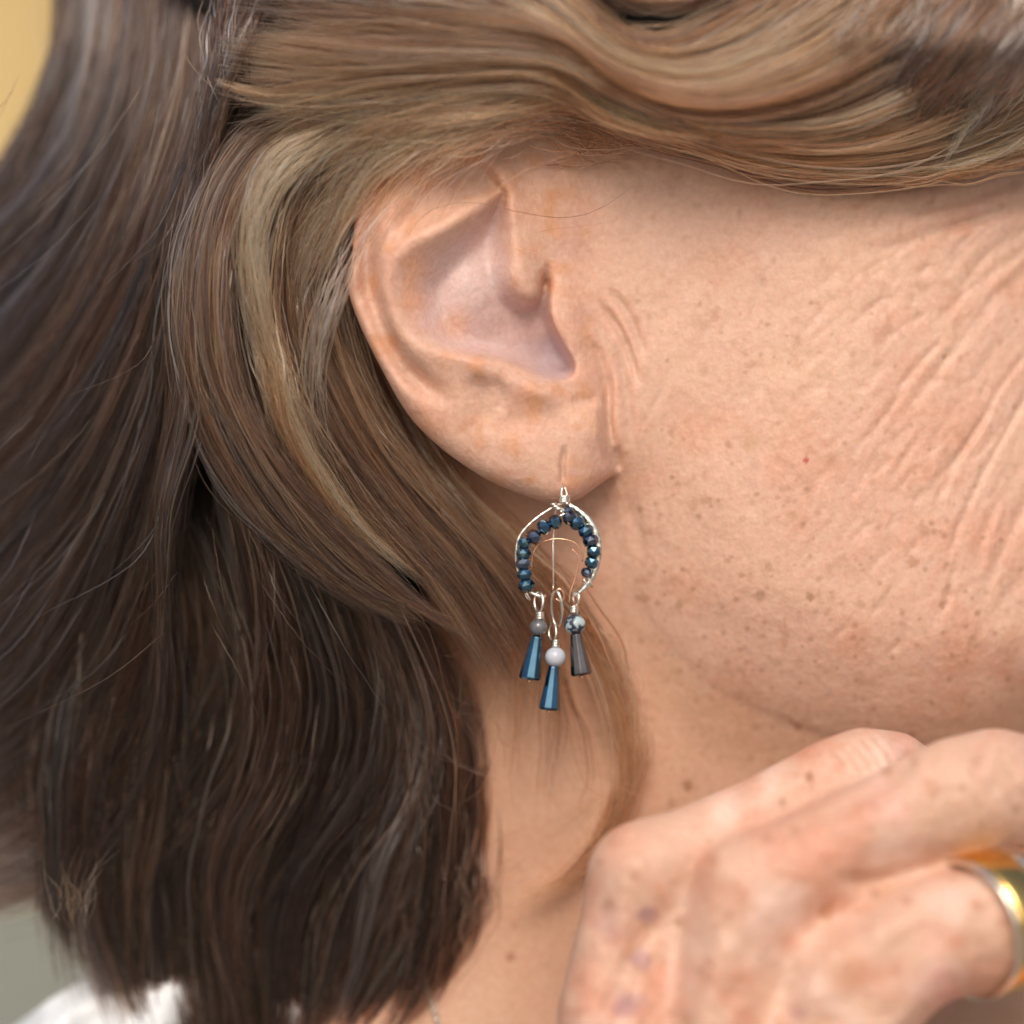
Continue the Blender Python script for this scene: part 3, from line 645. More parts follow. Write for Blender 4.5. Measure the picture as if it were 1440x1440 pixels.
sheet([g((40,980,-200),(30,1120,-210),(40,1220,-215),(60,1300,-215)), g((100,980,-190),(90,1140,-205),(100,1260,-210),(120,1370,-210)), g((180,1000,-190),(160,1160,-200),(165,1290,-205),(200,1450,-205))], 2400, 150, dark, .05, 16, .75, 8, seed=33, s0=(0, .4), s1=(.6, 1.), dest=BACK)
sheet([g((200,1040,-150),(190,1130,-160),(110,1230,-180),(-40,1300,-200)), g((130,960,-150),(110,1080,-170),(30,1170,-190),(-60,1200,-200))], 420, 14, [(GY0, 3), (BR2, 2), (GY1, .6)], .12, 14, .75, 5, seed=5, dest=BACK)
sheet([g((470,960,-140),(480,1080,-150),(430,1160,-160),(330,1225,-170)), g((520,1000,-140),(500,1120,-150),(440,1200,-160),(350,1240,-170))], 300, 10, [(GY0, 2), (BR2, 2)], .15, 12, .7, 5, seed=6, dest=BACK)
G1 = [g((200,-80,-220),(175,130,-200),(90,340,-210),(-20,500,-240),(-120,600,-280)), g((270,-80,-160),(245,130,-140),(175,340,-140),(60,540,-170),(-100,720,-230)), g((330,-80,-120),(300,120,-90),(240,330,-90),(150,540,-120),(20,720,-170),(-100,860,-220))]
tufts(G1, 34, 40, [(BR1, 3), (BR2, 2), (GY0, 2)], 41, dest=BACK)
G2_ = [g((330,-60,-100),(300,130,-70),(240,330,-70),(190,480,-90),(90,680,-120),(-80,880,-190)), g((345,60,-70),(290,220,-50),(245,400,-50),(220,560,-70),(150,760,-110),(40,950,-160),(-90,1060,-200)),
       g((370,140,-40),(290,280,-15),(260,430,-15),(270,600,-30),(240,760,-60),(245,940,-110),(215,1090,-160),(110,1230,-200),(-60,1300,-220))]
tufts(G2_, 44, 42, [(BR1, 4), (BR2, 2), (GY0, 1.5), (BR0, 2)], 42, dest=BACK)
G3_ = [g((60,760,-170),(70,950,-190),(50,1120,-200),(90,1300,-210),(120,1420,-210)), g((200,700,-120),(230,900,-150),(180,1100,-180),(170,1300,-200),(230,1520,-200)), g((340,700,-100),(400,880,-130),(400,1080,-160),(330,1280,-190),(360,1560,-200)),
       g((460,760,-80),(540,920,-120),(560,1100,-150),(480,1280,-180),(430,1540,-200)), g((560,840,-90),(640,980,-120),(665,1130,-150),(640,1280,-170),(560,1430,-180),(440,1540,-190))]
tufts(G3_, 90, 44, [(BR0, 3), (BR1, 4), (BR2, 1.5), (GY0, 1.2)], 43, rad=.7, s1=(.65, 1.), cdrift=.13, wav=14, zth=26, dest=BACK)
tufts(G3_[2:], 40, 22, [(BR0, 2), (BR1, 4), (BR2, 2)], 44, rad=.6, cdrift=.15, wav=16, s0=(.3, .7), s1=(.8, 1.), clump=.9, dest=BACK)
G4_ = [g((420,140,-20),(330,190,-10),(275,300,-5),(250,430,-5),(265,560,-5),(330,700,-20),(450,820,-40),(560,880,-60)), g((470,165,10),(390,210,15),(335,310,20),(325,430,25),(350,560,20),(440,700,10),(560,820,-10),(655,900,-30))]
tufts(G4_, 44, 26, [(BR1, 3), (BR2, 3), (BL0, 1.6), (GY0, 1), (BL1, .3)], 45, rad=.5, lift=8, zth=12, s0=(0, .4), spread=.05, dest=SIDE)
G5_ = [g((500,180,20),(430,230,20),(390,320,15),(380,440,10),(420,570,0),(500,700,-15),(600,820,-30),(690,960,-50)), g((560,240,-30),(500,330,-30),(480,430,-35),(510,530,-40),(570,630,-45),(650,720,-50),(740,830,-60),(800,940,-70))]
tufts(G5_, 46, 24, [(BR1, 3), (BR2, 3), (BL0, 3), (BL1, 1.4)], 46, rad=.48, lift=8, zth=10, s0=(0, .4), s1=(.45, 1.), spread=.05, dest=SIDE)
# hair behind the ear, falling to the neck
sheet([g((420,140,-20),(330,190,-10),(275,300,-5),(250,430,-5),(265,560,-5),(330,700,-20),(450,820,-40),(560,880,-60)),
       g((450,150,0),(360,200,5),(300,300,10),(285,430,15),(310,560,10),(400,720,0),(520,830,-20),(640,870,-40)),
       g((470,165,10),(390,210,15),(335,310,20),(325,430,25),(350,560,20),(440,700,10),(560,820,-10),(655,900,-30))], 5200, 600, [(BR1, 3), (BR2, 3), (BR0, 1.4), (BL0, 1.1), (GY0, .6)], .035, 14, .5, 5, seed=8, dest=SIDE)
sheet([g((500,180,20),(430,230,20),(390,320,15),(380,440,10),(420,570,0),(500,700,-15),(600,820,-30),(690,960,-50)),
       g((540,190,0),(470,260,-10),(440,360,-15),(450,470,-20),(500,590,-25),(580,710,-35),(680,830,-45),(760,960,-60)),
       g((560,240,-30),(500,330,-30),(480,430,-35),(510,530,-40),(570,630,-45),(650,720,-50),(740,830,-60),(800,940,-70))], 5200, 560, [(BR1, 3), (BR2, 3), (BR0, 1), (BL0, 1.6), (BL1, .4)], .035, 12, .5, 5, seed=9, s1=(.52, .95), dest=SIDE)
sheet([g((520,480,-60),(580,610,-65),(660,710,-70),(740,800,-80),(800,890,-90),(850,1010,-80),(855,1130,-85),(835,1200,-95)),
       g((640,660,-60),(710,740,-60),(790,810,-70),(850,900,-80),(885,990,-90),(895,1080,-95),(880,1150,-100))], 120, 30, [(BR2, 2), (BL0, 3), (BL1, 2.)], .06, 10, .95, 9, s0=(0, .4), drift=.12, seed=10, s1=(.6, 1.), dest=SIDE)
sheet([g((600,700,-80),(670,790,-90),(720,860,-100),(700,960,-110),(690,1080,-120)), g((680,760,-80),(760,860,-90),(800,960,-100),(830,1060,-110),(820,1180,-120))], 90, 18, [(BR1, 2), (BR2, 3), (BL0, 2)], .09, 8, .8, 6, seed=11, s1=(.5, 1.), dest=SIDE)
# fair streaks
sheet([g((560,150,45),(450,175,45),(375,220,45),(342,320,42),(345,430,38),(375,540,30),(430,650,20)), g((570,170,45),(470,200,45),(400,250,45),(368,330,42),(372,430,38),(405,540,30),(460,650,20))],
      560, 130, [(BL1, 4), (BL2, 3), (BL0, 3), (BR2, 1)], .2, 11, .5, 8, drift=.22, s0=(0, .25), s1=(.6, 1.), seed=12, dest=BLOND)
sheet([g((350,380,40),(365,480,35),(390,600,25),(470,720,5),(560,800,-10)), g((375,380,40),(395,480,35),(425,600,25),(500,720,5),(600,820,-10))], 520, 16, [(BL0, 3), (BL1, 1.5), (BR2, 1)], .16, 9, .45, 5, s0=(0, .4), s1=(.5, 1.), seed=13, dest=BLOND)
sheet([g((560,250,80),(500,320,75),(465,400,62),(440,480,50),(440,570,40),(470,680,20)), g((600,240,85),(520,330,80),(480,410,65),(458,490,50),(455,580,40),(490,690,20))],
      56, 30, [(BL2, 3), (GY1, 3), (BL1, 2.5)], .3, 12, .5, 9, drift=.25, s0=(0, .45), s1=(.5, 1.), off=6, seed=14, dest=BLOND)
# top: swept from the forehead across the temple and over the ear
sheet([g((1560,120,-75),(1400,205,-25),(1260,240,-2),(1120,238,6),(1000,205,16),(900,180,38),(820,150,80),(750,125,105),(640,135,100),(520,160,85),(420,190,70),(340,260,50)),
       g((1560,40,-20),(1400,150,30),(1230,205,55),(1080,205,65),(950,178,75),(850,140,100),(770,105,130),(650,105,125),(520,120,110),(400,125,95),(300,112,85)),
       g((1500,-60,40),(1350,80,80),(1200,160,95),(1060,178,105),(940,158,110),(850,115,150),(770,75,150),(640,70,145),(500,75,130),(380,60,110),(300,50,90)),
       g((1440,-90,90),(1290,30,120),(1160,110,140),(1040,145,150),(930,135,155),(850,95,160),(780,45,160),(660,25,150),(520,15,130),(400,0,110)),
       g((1330,-100,90),(1210,-10,120),(1100,60,140),(1000,100,150),(910,95,155),(840,60,160),(780,10,160),(700,-40,150),(560,-60,130)),
       g((1200,-110,90),(1110,-40,120),(1020,20,140),(950,50,150),(880,45,155),(830,10,160),(780,-50,160),(700,-100,150))],
      10500, 620, [(BR1, 2.2), (BR2, 4), (BL0, 5), (GY0, .5), (BL1, 1.1)], .02, 20, .7, 7, npts=28, clump=.25, s1=(.62, .97), seed=15, frizz=.8, dest=TOP)
sheet([g((880,80,135),(790,30,150),(700,45,150),(560,35,135),(420,25,115),(310,20,90)), g((880,30,135),(800,-10,150),(700,0,150),(560,-15,135),(420,-30,115),(300,-40,90)), g((900,-20,130),(800,-60,150),(680,-60,140),(500,-70,125),(300,-110,90))], 2200, 160, [(BR1, 3), (BR2, 4), (GY0, 1.2), (BL0, 2)], .05, 14, .62, 7, seed=31, s0=(0, .2), s1=(.45, .95), dest=TOP)
sheet([g((700,170,95),(600,150,95),(480,120,85),(380,110,65),(320,150,40)), g((760,130,105),(620,110,100),(500,100,95),(400,90,80),(310,70,60))], 900, 50, [(BR1, 3), (BR2, 4), (BL0, 1)], .07, 12, .55, 6, seed=32, s0=(0, .2), dest=TOP)
sheet([g((1520,150,-20),(1380,218,15),(1240,244,28),(1100,240,36),(1010,215,44)), g((1560,200,-50),(1420,228,-5),(1280,250,14),(1150,250,22),(1060,240,26))], 800, 26, [(BL0, 3), (BL1, 3), (BR2, 1)], .1, 8, .6, 4, seed=16, dest=TOP)
sheet([g((1480,-60,130),(1430,60,150),(1390,140,90),(1350,200,60),(1320,250,40)), g((1440,-60,130),(1410,60,150),(1370,130,90),(1340,190,60))], 240, 6, [(BL2, 3), (BL1, 1)], .07, 6, .6, 3, seed=17, dest=TOP)
sheet([g((1240,-60,140),(1150,60,160),(1100,160,110),(1040,245,40)), g((1380,-60,140),(1300,60,160),(1230,150,100),(1150,240,40)), g((1560,-40,140),(1480,60,160),(1400,160,70),(1300,235,30))], 900, 40, [(BR2, 3), (GY0, 3), (BL0, 2)], .03, 12, .65, 5, seed=18, s0=(0, .3), s1=(.5, 1.), dest=TOP)
sheet([g((1000,195,120),(880,170,125),(800,125,125),(745,110,125),(640,118,120),(500,130,105),(380,135,90),(305,118,80)), g((980,185,125),(870,150,130),(800,105,130),(745,92,130),(640,100,125),(500,115,110),(380,128,95),(300,110,80))],
      900, 24, [(BL0, 4), (BL1, 2), (BR2, 1)], .1, 8, .55, 4, seed=19, dest=TOP)
sheet([g((760,120,110),(650,150,105),(560,190,90),(480,250,70),(420,330,55),(395,430,40)), g((720,160,100),(620,180,100),(550,225,95),(500,290,85),(460,370,65),(430,470,45)),
       g((700,130,115),(600,150,105),(480,180,90),(400,230,70),(360,300,55))], 750, 110, [(BL0, 2), (BL1, 3), (BR2, 2), (BL2, 2)], .06, 9, .5, 8, seed=20, s0=(0, .3), s1=(.5, 1.), off=8, dest=WISP)
sheet([g((900,178,60),(800,150,112),(700,165,122),(600,190,118),(520,235,100),(450,300,80)), g((880,150,70),(790,125,120),(690,135,128),(580,150,122),(480,180,105),(400,230,80)), g((840,190,50),(740,175,100),(650,200,110),(560,245,100),(490,320,80))], 620, 120, [(BL0, 4), (BL1, 2), (BR2, 2)], .08, 8, .46, 9, drift=.12, s0=(0, .4), s1=(.5, 1.), off=7, seed=34, dest=WISP)
tufts([g((1400,-50,60),(1250,100,90),(1100,170,105),(950,170,115),(850,130,125),(770,80,140),(650,70,140),(450,60,120),(320,50,95)), g((1500,120,-20),(1300,215,10),(1100,235,20),(960,195,40),(850,160,95),(760,115,120),(600,120,110),(420,150,85),(330,190,60))], 60, 26, [(BL0, 4), (BR2, 3), (BL1, 1.5)], 47, rad=.55, lift=14, zth=12, s0=(0, .6), s1=(.4, 1.), spread=.06, cdrift=.16, dest=TOP)
# short hairs at the temple
sheet([g((740,150,60),(770,190,50),(820,215,30),(900,225,15)), g((770,140,70),(820,170,50),(880,190,35),(960,205,20)), g((860,190,50),(820,215,30),(780,230,25),(730,240,30))], 90, 60, [(BR2, 3), (BL0, 3)], .16, 6, .4, 4, frizz=.5, drift=.2, seed=21, s0=(0, .5), s1=(.6, 1.), off=7, dest=WISP)
# single stray hairs
rw = np.random.default_rng(5)
def stray(P, col, r=.42):
    q = catmull(P, 26); q[:, :2] += rw.normal(0, .3, (26, 2)); WISP.append((q[None], np.array([col]), np.array([r])))
stray([(560,350,90),(600,300,105),(660,285,105),(740,300,95),(800,306,60),(850,290,35),(890,262,30)], BR1)
stray([(655,300,100),(690,325,60),(730,350,50),(775,358,45)], BL1); stray([(660,338,80),(690,310,90),(710,296,90)], BL0)
stray([(740,330,60),(780,322,50),(820,318,30),(860,312,20)], BL0, .35)
stray([(290,105,80),(300,128,85),(312,150,85)], BL1); stray([(258,75,60),(280,105,70),(308,130,75)], BL0)
for k in range(60):
    x0, y0 = rw.uniform(560, 820), rw.uniform(820, 1050); a = rw.uniform(-.6, .9); L = rw.uniform(60, 190)
    stray([(x0, y0, -50), (x0+a*L*.5+rw.normal(0, 12), y0+L*.5, -60), (x0+a*L+rw.normal(0, 30), y0+L*rw.uniform(.6, 1), -65)], [BL0, BL1, BR2][k % 3], .38)
for k in range(46):
    x0, y0 = rw.uniform(500, 760), rw.uniform(150, 215); L = rw.uniform(60, 190); zz0 = 112
    stray([(x0, y0, zz0), (x0-L*.5+rw.normal(0, 8), y0+L*.35, zz0-8), (x0-L*.85+rw.normal(0, 14), y0+L*.95, zz0-20)], [BL1, BL2, BL0][k % 3], .6)
for k in range(16):
    x0, y0 = rw.uniform(700, 900), rw.uniform(1100, 1260); L = rw.uniform(40, 120)
    stray([(x0, y0, -110), (x0-L*.5, y0+rw.uniform(10, 50), -115), (x0-L, y0+rw.uniform(0, 60), -120)], [BL0, BR2][k % 2], .4)
for k in range(70):
    x0, y0 = rw.uniform(20, 460), rw.uniform(100, 900); a = (-.75 if x0 < 260 else .25)+rw.normal(0, .25); L = rw.uniform(90, 260)
    zz0 = -60 if x0 < 200 else 0
    stray([(x0, y0, zz0), (x0+a*L*.4+rw.normal(0, 9), y0+L*.45, zz0+6), (x0+a*L+rw.normal(0, 16), y0+L*.9, zz0-20)], [GY1, BL0, GY0, BR2][k % 4], .42)
for k in range(120):
    q = rw.random(); b0 = rw.uniform(.05, .6); L = rw.uniform(.15, .4); GG = [catmull(a, 60) for a in (G4_[0], G4_[1], G5_[0], G5_[1])]; j = rw.integers(0, 3)
    pts = [(GG[j]*(1-q)+GG[j+1]*q)[min(59, int(60*(b0+L*f)))]+np.array([rw.normal(0, 7), rw.normal(0, 7), 16+rw.uniform(0, 14)]) for f in (0, .33, .66, 1)]
    stray(pts, [BL1, BL2, GY1, BL0, BL0][k % 5], .46)
for k in range(34):     # wiry tuft at the lower left
    x0, y0 = 105+rw.normal(0, 12), 1290+rw.normal(0, 12); a = rw.normal(.15, .35); L = rw.uniform(40, 110)
    stray([(x0, y0, -60), (x0+a*L*.5+rw.normal(0, 6), y0-L*.5, -58), (x0+a*L+rw.normal(0, 10), y0-L, -55)], [BL0, BL1, BR1][k % 3], .4)
sheet([g((880,150,100),(800,118,125),(730,112,128),(640,122,120),(520,132,105),(400,140,90),(310,122,78)), g((1000,180,70),(900,165,100),(800,135,120),(700,140,118),(600,160,105),(480,170,90),(380,190,70))], 900, 130, [(BL0, 3), (BL1, 4), (BL2, 1)], .12, 9, .5, 6, drift=.1, s0=(0, .4), s1=(.6, 1.), seed=51, dest=TOP)
sheet([g((1100,205,40),(1000,190,60),(900,165,90),(820,130,115),(760,100,128)), g((1150,232,20),(1040,212,40),(930,190,65),(840,160,95),(770,125,115))], 420, 50, [(BL0, 4), (BL1, 1.5)], .12, 8, .5, 5, drift=.1, s0=(0, .3), s1=(.6, 1.), seed=52, dest=TOP)
sheet([g((330,-80,-70),(312,0,-40),(300,90,-20),(280,190,-20),(255,300,-30)), g((370,-80,-20),(345,10,10),(325,90,20),(295,200,0),(262,320,-20)), g((400,-60,20),(365,20,50),(340,80,50),(310,170,20),(275,290,-10))], 1100, 170, [(BR0, 2), (BR1, 4), (BR2, 2), (GY0, 1)], .07, 14, .52, 6, drift=.1, s0=(0, .3), s1=(.6, 1.), seed=53, dest=SIDE)
sheet([g((1140,-150,110),(1060,-50,135),(980,0,148),(900,5,155),(840,-35,160),(790,-110,160)), g((1080,-160,110),(1010,-90,135),(950,-55,145),(890,-60,150),(850,-110,155))], 900, 80, [(BR1, 3), (BR2, 4), (GY0, 1)], .1, 12, .6, 6, seed=54, dest=TOP)
sheet([g((540,1120,-140),(560,1270,-150),(570,1400,-165),(470,1510,-170)), g((650,1080,-130),(660,1200,-140),(630,1330,-150),(570,1480,-165)), g((670,1160,-130),(670,1240,-140),(650,1330,-150),(600,1420,-160))], 300, 60, [(BR0, 2), (BR1, 4), (BR2, 2)], .1, 14, .6, 12, drift=.15, s0=(0, .5), s1=(.5, 1.), off=8, seed=55, dest=BACK)
sheet([g((860,880,-70),(890,970,-80),(905,1040,-85),(900,1110,-90)), g((840,900,-70),(880,1000,-80),(890,1080,-85),(870,1160,-95))], 70, 10, [(BL1, 2), (BL2, 1), (BL0, 2)], .15, 8, .42, 5, seed=22, s1=(.5, 1.), dest=WISP)
sheet([g((900,1000,-90),(895,1100,-95),(850,1190,-110),(760,1270,-120),(690,1310,-120)), g((860,1100,-100),(840,1180,-110),(780,1240,-120),(700,1270,-120))], 90, 10, [(BR2, 2), (BL0, 2)], .2, 8, .45, 6, seed=23, s1=(.6, 1.), dest=WISP)
hair = empty('hair', (0, 0, 0)); hair.parent = person
# solid heart of the hairdo under the strands
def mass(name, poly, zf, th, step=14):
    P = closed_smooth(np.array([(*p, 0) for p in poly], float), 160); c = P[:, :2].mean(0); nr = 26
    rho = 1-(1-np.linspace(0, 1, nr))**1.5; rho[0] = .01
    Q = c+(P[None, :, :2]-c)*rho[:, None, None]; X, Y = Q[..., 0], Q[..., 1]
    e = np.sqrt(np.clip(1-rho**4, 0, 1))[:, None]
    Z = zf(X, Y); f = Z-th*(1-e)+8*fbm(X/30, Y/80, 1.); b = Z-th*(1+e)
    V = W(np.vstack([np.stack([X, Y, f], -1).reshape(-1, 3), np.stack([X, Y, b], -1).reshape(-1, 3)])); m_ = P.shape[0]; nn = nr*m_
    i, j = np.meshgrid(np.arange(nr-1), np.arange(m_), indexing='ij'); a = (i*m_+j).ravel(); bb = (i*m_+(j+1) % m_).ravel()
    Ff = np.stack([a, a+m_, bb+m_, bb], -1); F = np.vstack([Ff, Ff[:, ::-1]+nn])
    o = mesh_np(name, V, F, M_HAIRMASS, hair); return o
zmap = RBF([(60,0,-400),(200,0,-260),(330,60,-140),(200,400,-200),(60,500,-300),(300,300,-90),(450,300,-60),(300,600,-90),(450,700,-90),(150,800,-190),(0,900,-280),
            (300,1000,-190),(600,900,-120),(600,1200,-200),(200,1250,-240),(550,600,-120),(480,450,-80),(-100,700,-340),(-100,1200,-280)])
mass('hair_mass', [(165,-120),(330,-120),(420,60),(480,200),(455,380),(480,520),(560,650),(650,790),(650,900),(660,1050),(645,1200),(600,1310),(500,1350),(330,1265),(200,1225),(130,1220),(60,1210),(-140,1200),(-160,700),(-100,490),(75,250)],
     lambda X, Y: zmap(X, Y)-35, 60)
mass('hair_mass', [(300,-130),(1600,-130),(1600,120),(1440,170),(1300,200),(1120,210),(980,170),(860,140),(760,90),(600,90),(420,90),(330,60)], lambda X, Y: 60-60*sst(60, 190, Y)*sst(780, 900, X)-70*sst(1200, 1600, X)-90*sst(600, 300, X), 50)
for nm, l in (('back_strands', BACK), ('side_strands', SIDE), ('top_strands', TOP), ('fair_streaks', BLOND), ('loose_strands', WISP)):
    o = emit(nm, l, hair)
    if nm == 'fair_streaks': o['label'] = 'pale blond streaks among the brown hair'

# ------------------------------------------------------------------ jewellery
def tube(name, P, r, mat, parent=None, sides=8, closed=False, n=None, flat=None):
    """P in photograph pixels (x, y, z); r in pixels; flat=(width direction xyz, factor)"""
    P = np.array(P, float)
    if n: P = catmull(np.vstack([P, P[:1]]) if closed else P, n+1 if closed else n); P = P[:-1] if closed else P
    Q = W(P); m_ = len(Q); t = (np.roll(Q, -1, 0)-np.roll(Q, 1, 0)) if closed else np.gradient(Q, axis=0); t /= np.linalg.norm(t, axis=1, keepdims=True)+1e-12
    u = np.array([.3, -.9, .2]); U = []
    for i in range(m_):
        u = u-t[i]*(u@t[i]); u = u/np.linalg.norm(u); U.append(u.copy())
    U = np.array(U); B = np.cross(t, U); rr = np.broadcast_to(np.asarray(r, float), (m_,))*S
    a = np.arange(sides)/sides*2*np.pi
    V = Q[:, None]+rr[:, None, None]*(U[:, None]*np.cos(a)[None, :, None]+B[:, None]*np.sin(a)[None, :, None])
    org = Q.mean(0); V = V.reshape(-1, 3)-org; F = []
    for i in range(m_ if closed else m_-1):
        for k in range(sides):
            F.append((i*sides+k, i*sides+(k+1) % sides, ((i+1) % m_)*sides+(k+1) % sides, ((i+1) % m_)*sides+k))
    if not closed:
        for base_, s_ in ((0, -1), ((m_-1)*sides, 1)):
            for k in range(1, sides-1, 2):
                q = (base_, base_+k, base_+k+1, base_+(k+2) % sides); F.append(q if s_ > 0 else q[::-1])
    o = mesh_np(name, V, F, mat); o.location = org
    if parent: adopt(o, parent)
    return o
def facet_bead(name, c, r, axis, mat, parent, squash=.8, seg=7):
    r = r*1.16
    prof = [(-1, .34), (-.62, .86), (0.0, 1.0), (.62, .86), (1, .34)]
    V = []; F = []; m_ = len(prof)
    for i, (h, q) in enumerate(prof):
        for k in range(seg):
            a = (k+(.5 if i % 2 else 0))/seg*2*math.pi; V.append((q*r*S*math.cos(a), q*r*S*math.sin(a), h*r*squash*S))
    for i in range(m_-1):
        for k in range(seg):
            k2 = (k+1) % seg
            if i % 2 == 0: F += [(i*seg+k, i*seg+k2, (i+1)*seg+k), (i*seg+k2, (i+1)*seg+k2, (i+1)*seg+k)]
            else: F += [(i*seg+k, i*seg+k2, (i+1)*seg+k2), (i*seg+k, (i+1)*seg+k2, (i+1)*seg+k)]
    V += [(0, 0, -r*squash*S), (0, 0, r*squash*S)]; a, b = len(V)-2, len(V)-1
    for k in range(seg): F += [(a, (k+1) % seg, k), (b, (m_-1)*seg+k, (m_-1)*seg+(k+1) % seg)]
    o = mesh_np(name, V, F, mat, smooth=False)
    o.location = W(np.array(c, float)); d = Vector((axis[0], -axis[2], -axis[1])); o.rotation_mode = 'QUATERNION'
    o.rotation_quaternion = d.to_track_quat('Z', 'Y') @ Vector((0, 0, 1)).rotation_difference(Vector((0, 0, 1)))
    o.rotation_quaternion = o.rotation_quaternion @ __import__('mathutils').Quaternion((0, 0, 1), random.uniform(0, 1))
    return adopt(o, parent)
def ball(name, c, r, mat, parent, sq=1.0):
    bm = bmesh.new(); bmesh.ops.create_icosphere(bm, subdivisions=4, radius=r*S)
    for v in bm.verts: v.co.z *= sq
    me = bpy.data.meshes.new(name); bm.to_mesh(me); bm.free(); me.materials.append(mat)
    for p in me.polygons: p.use_smooth = True
    o = bpy.data.objects.new(name, me); COL.objects.link(o); o.location = W(np.array(c, float)); return adopt(o, parent)
def cone(name, top, bot, rt, rb, mat, parent, seg=8, rot=.3):
    top = W(np.array(top, float)); bot = W(np.array(bot, float)); ax = Vector(bot-top); L = ax.length; V = []; F = []
    half = (sd+Vector((0, -1, 0))).normalized(); loc = ax.to_track_quat('Z', 'Y').inverted() @ half
    rot = math.atan2(loc.y, loc.x)-math.pi/seg+rot
    st = [(0, rt*.7), (.03, rt), (.955, rb), (1.0, rb*.82)]
    for h, r_ in st:
        for k in range(seg): a = (k/seg)*2*math.pi+rot; V.append((r_*S*math.cos(a), r_*S*math.sin(a), h*L))
    for i in range(len(st)-1):
        for k in range(seg): F.append((i*seg+k, i*seg+(k+1) % seg, (i+1)*seg+(k+1) % seg, (i+1)*seg+k))
    me = bpy.data.meshes.new(name); me.from_pydata(V, [], F+[tuple(range(seg))[::-1], tuple(range(3*seg, 4*seg))]); me.materials.append(mat)
    o = bpy.data.objects.new(name, me); COL.objects.link(o); o.location = top; o.rotation_mode = 'QUATERNION'; o.rotation_quaternion = ax.to_track_quat('Z', 'Y')
    bv = o.modifiers.new('bevel', 'BEVEL'); bv.width = .6*S; bv.segments = 2
    return adopt(o, parent)
def coil(name, c, rx, pitch, turns, r, mat, parent, horiz=True, tilt=0, rz=None):
    t = np.linspace(0, turns, int(turns*14)); rz = rz or rx
    P = np.stack([c[0]+rx*np.cos(t*2*np.pi)+tilt*(t-turns/2), c[1]+(t-turns/2)*pitch+.12*rx*np.sin(t*6.28), c[2]+rz*np.sin(t*2*np.pi)], -1)
    return tube(name, P, r, mat, parent, 6)
EZ = 64
ear_ring = empty('earring', W(np.array([792., 700., EZ])))
tag(ear_ring, 'silver horseshoe earring with blue faceted beads and three cone dangles on the earlobe', 'earring')
# hammered flat hoop
fr = np.array([(795,706,EZ),(780,711,EZ+1),(756,726,EZ+2),(738,742,EZ+2),(728,757,EZ+2),(724,780,EZ+1),(727,804,EZ),(735,822,EZ),(748,836,EZ-1),(766,843,EZ-2)], float)
fr2 = np.array([(791,704,EZ),(808,711,EZ-1),(826,724,EZ-2),(838,740,EZ-3),(845,760,EZ-4),(846,780,EZ-4),(841,802,EZ-3),(832,820,EZ-2),(820,832,EZ-2),(806,840,EZ-2)], float)
def band(name, P, w_in, w_z, mat, parent, n=60, cen=(786, 780)):
    """flat strip: w_in(t) width across the picture, w_z thickness in depth"""
    C = catmull(P, n); t = np.gradient(C, axis=0); t /= np.linalg.norm(t[:, :2], axis=1, keepdims=True); nr_ = np.stack([-t[:, 1], t[:, 0]], -1)
    sgn = np.sign(((np.array(cen)-C[:, :2])*nr_).sum(1)); nr_ *= sgn[:, None]; V = []; F = []
    for i in range(n):
        wi = w_in(i/(n-1)); hm = .5*math.sin(i*1.7)
        for a, b in ((0, -w_z), (0, w_z), (1, w_z*.4+hm), (1, -w_z*.4+hm)):
            V.append((C[i, 0]+nr_[i, 0]*a*wi, C[i, 1]+nr_[i, 1]*a*wi, C[i, 2]+b-a*wi*.5))
        if i: q = (i-1)*4; F += [(q+k, q+(k+1) % 4, q+4+(k+1) % 4, q+4+k) for k in range(4)]
    F += [(3, 2, 1, 0), ((n-1)*4, (n-1)*4+1, (n-1)*4+2, (n-1)*4+3)]
    Q = W(np.array(V)); org = Q.mean(0); o = mesh_np(name, Q-org, F, mat); o.location = org
    return adopt(o, parent)
band('hoop', fr, lambda t: 2.4+2.0*math.sin(t*3.14)+5*max(0, t-.85)/.15, 2.0, M_SILVER, ear_ring)
band('hoop', fr2, lambda t: 2.8+12*math.sin(min(1, t*1.0)*3.14)**.8, 2.0, M_SILVER, ear_ring)
tube('inner_arch', [(747,800,EZ-6),(749,780,EZ-6),(757,766,EZ-6),(772,759,EZ-5),(790,758,EZ-5),(808,763,EZ-6),(818,776,EZ-6),(819,790,EZ-6)], 1.1, M_ROSE, ear_ring, n=40)
tube('inner_arch', [(804,772,EZ-8),(812,780,EZ-8),(813,795,EZ-8),(808,815,EZ-8),(802,832,EZ-8),(800,848,EZ-8)], 1.0, M_ROSE, ear_ring, n=30)
tube('ear_wire', [(790,700,EZ-2),(789.5,692,EZ-5),(791.5,684,EZ-8),(792.5,677,EZ-26),(793,674,EZ-50),(790,680,EZ-75),(781,720,EZ-80),(778,760,EZ-60),(778,800,EZ-40),(778,828,EZ-20)], 1.2, M_SILVER, ear_ring, n=60)
tube('ear_wire', [(797,700,EZ-2),(796.5,692,EZ-5),(794,684,EZ-8),(792.5,677,EZ-28)], 1.1, M_SILVER, ear_ring, n=16)
tube('clasp', [(774,828,EZ-20),(779,832,EZ-12),(787,828,EZ-10),(793,836,EZ-12),(790,846,EZ-14),(781,842,EZ-14)], 2.0, M_ROSE, ear_ring, n=26)
coil('wire_wrap', (793.5, 702, EZ+2), 7.5, 3.2, 3.2, 1.7, M_SILVER, ear_ring)
coil('wire_wrap', (783, 713, EZ+5), 5.5, 3.4, 3.3, 1.5, M_SILVER, ear_ring, tilt=3.6)
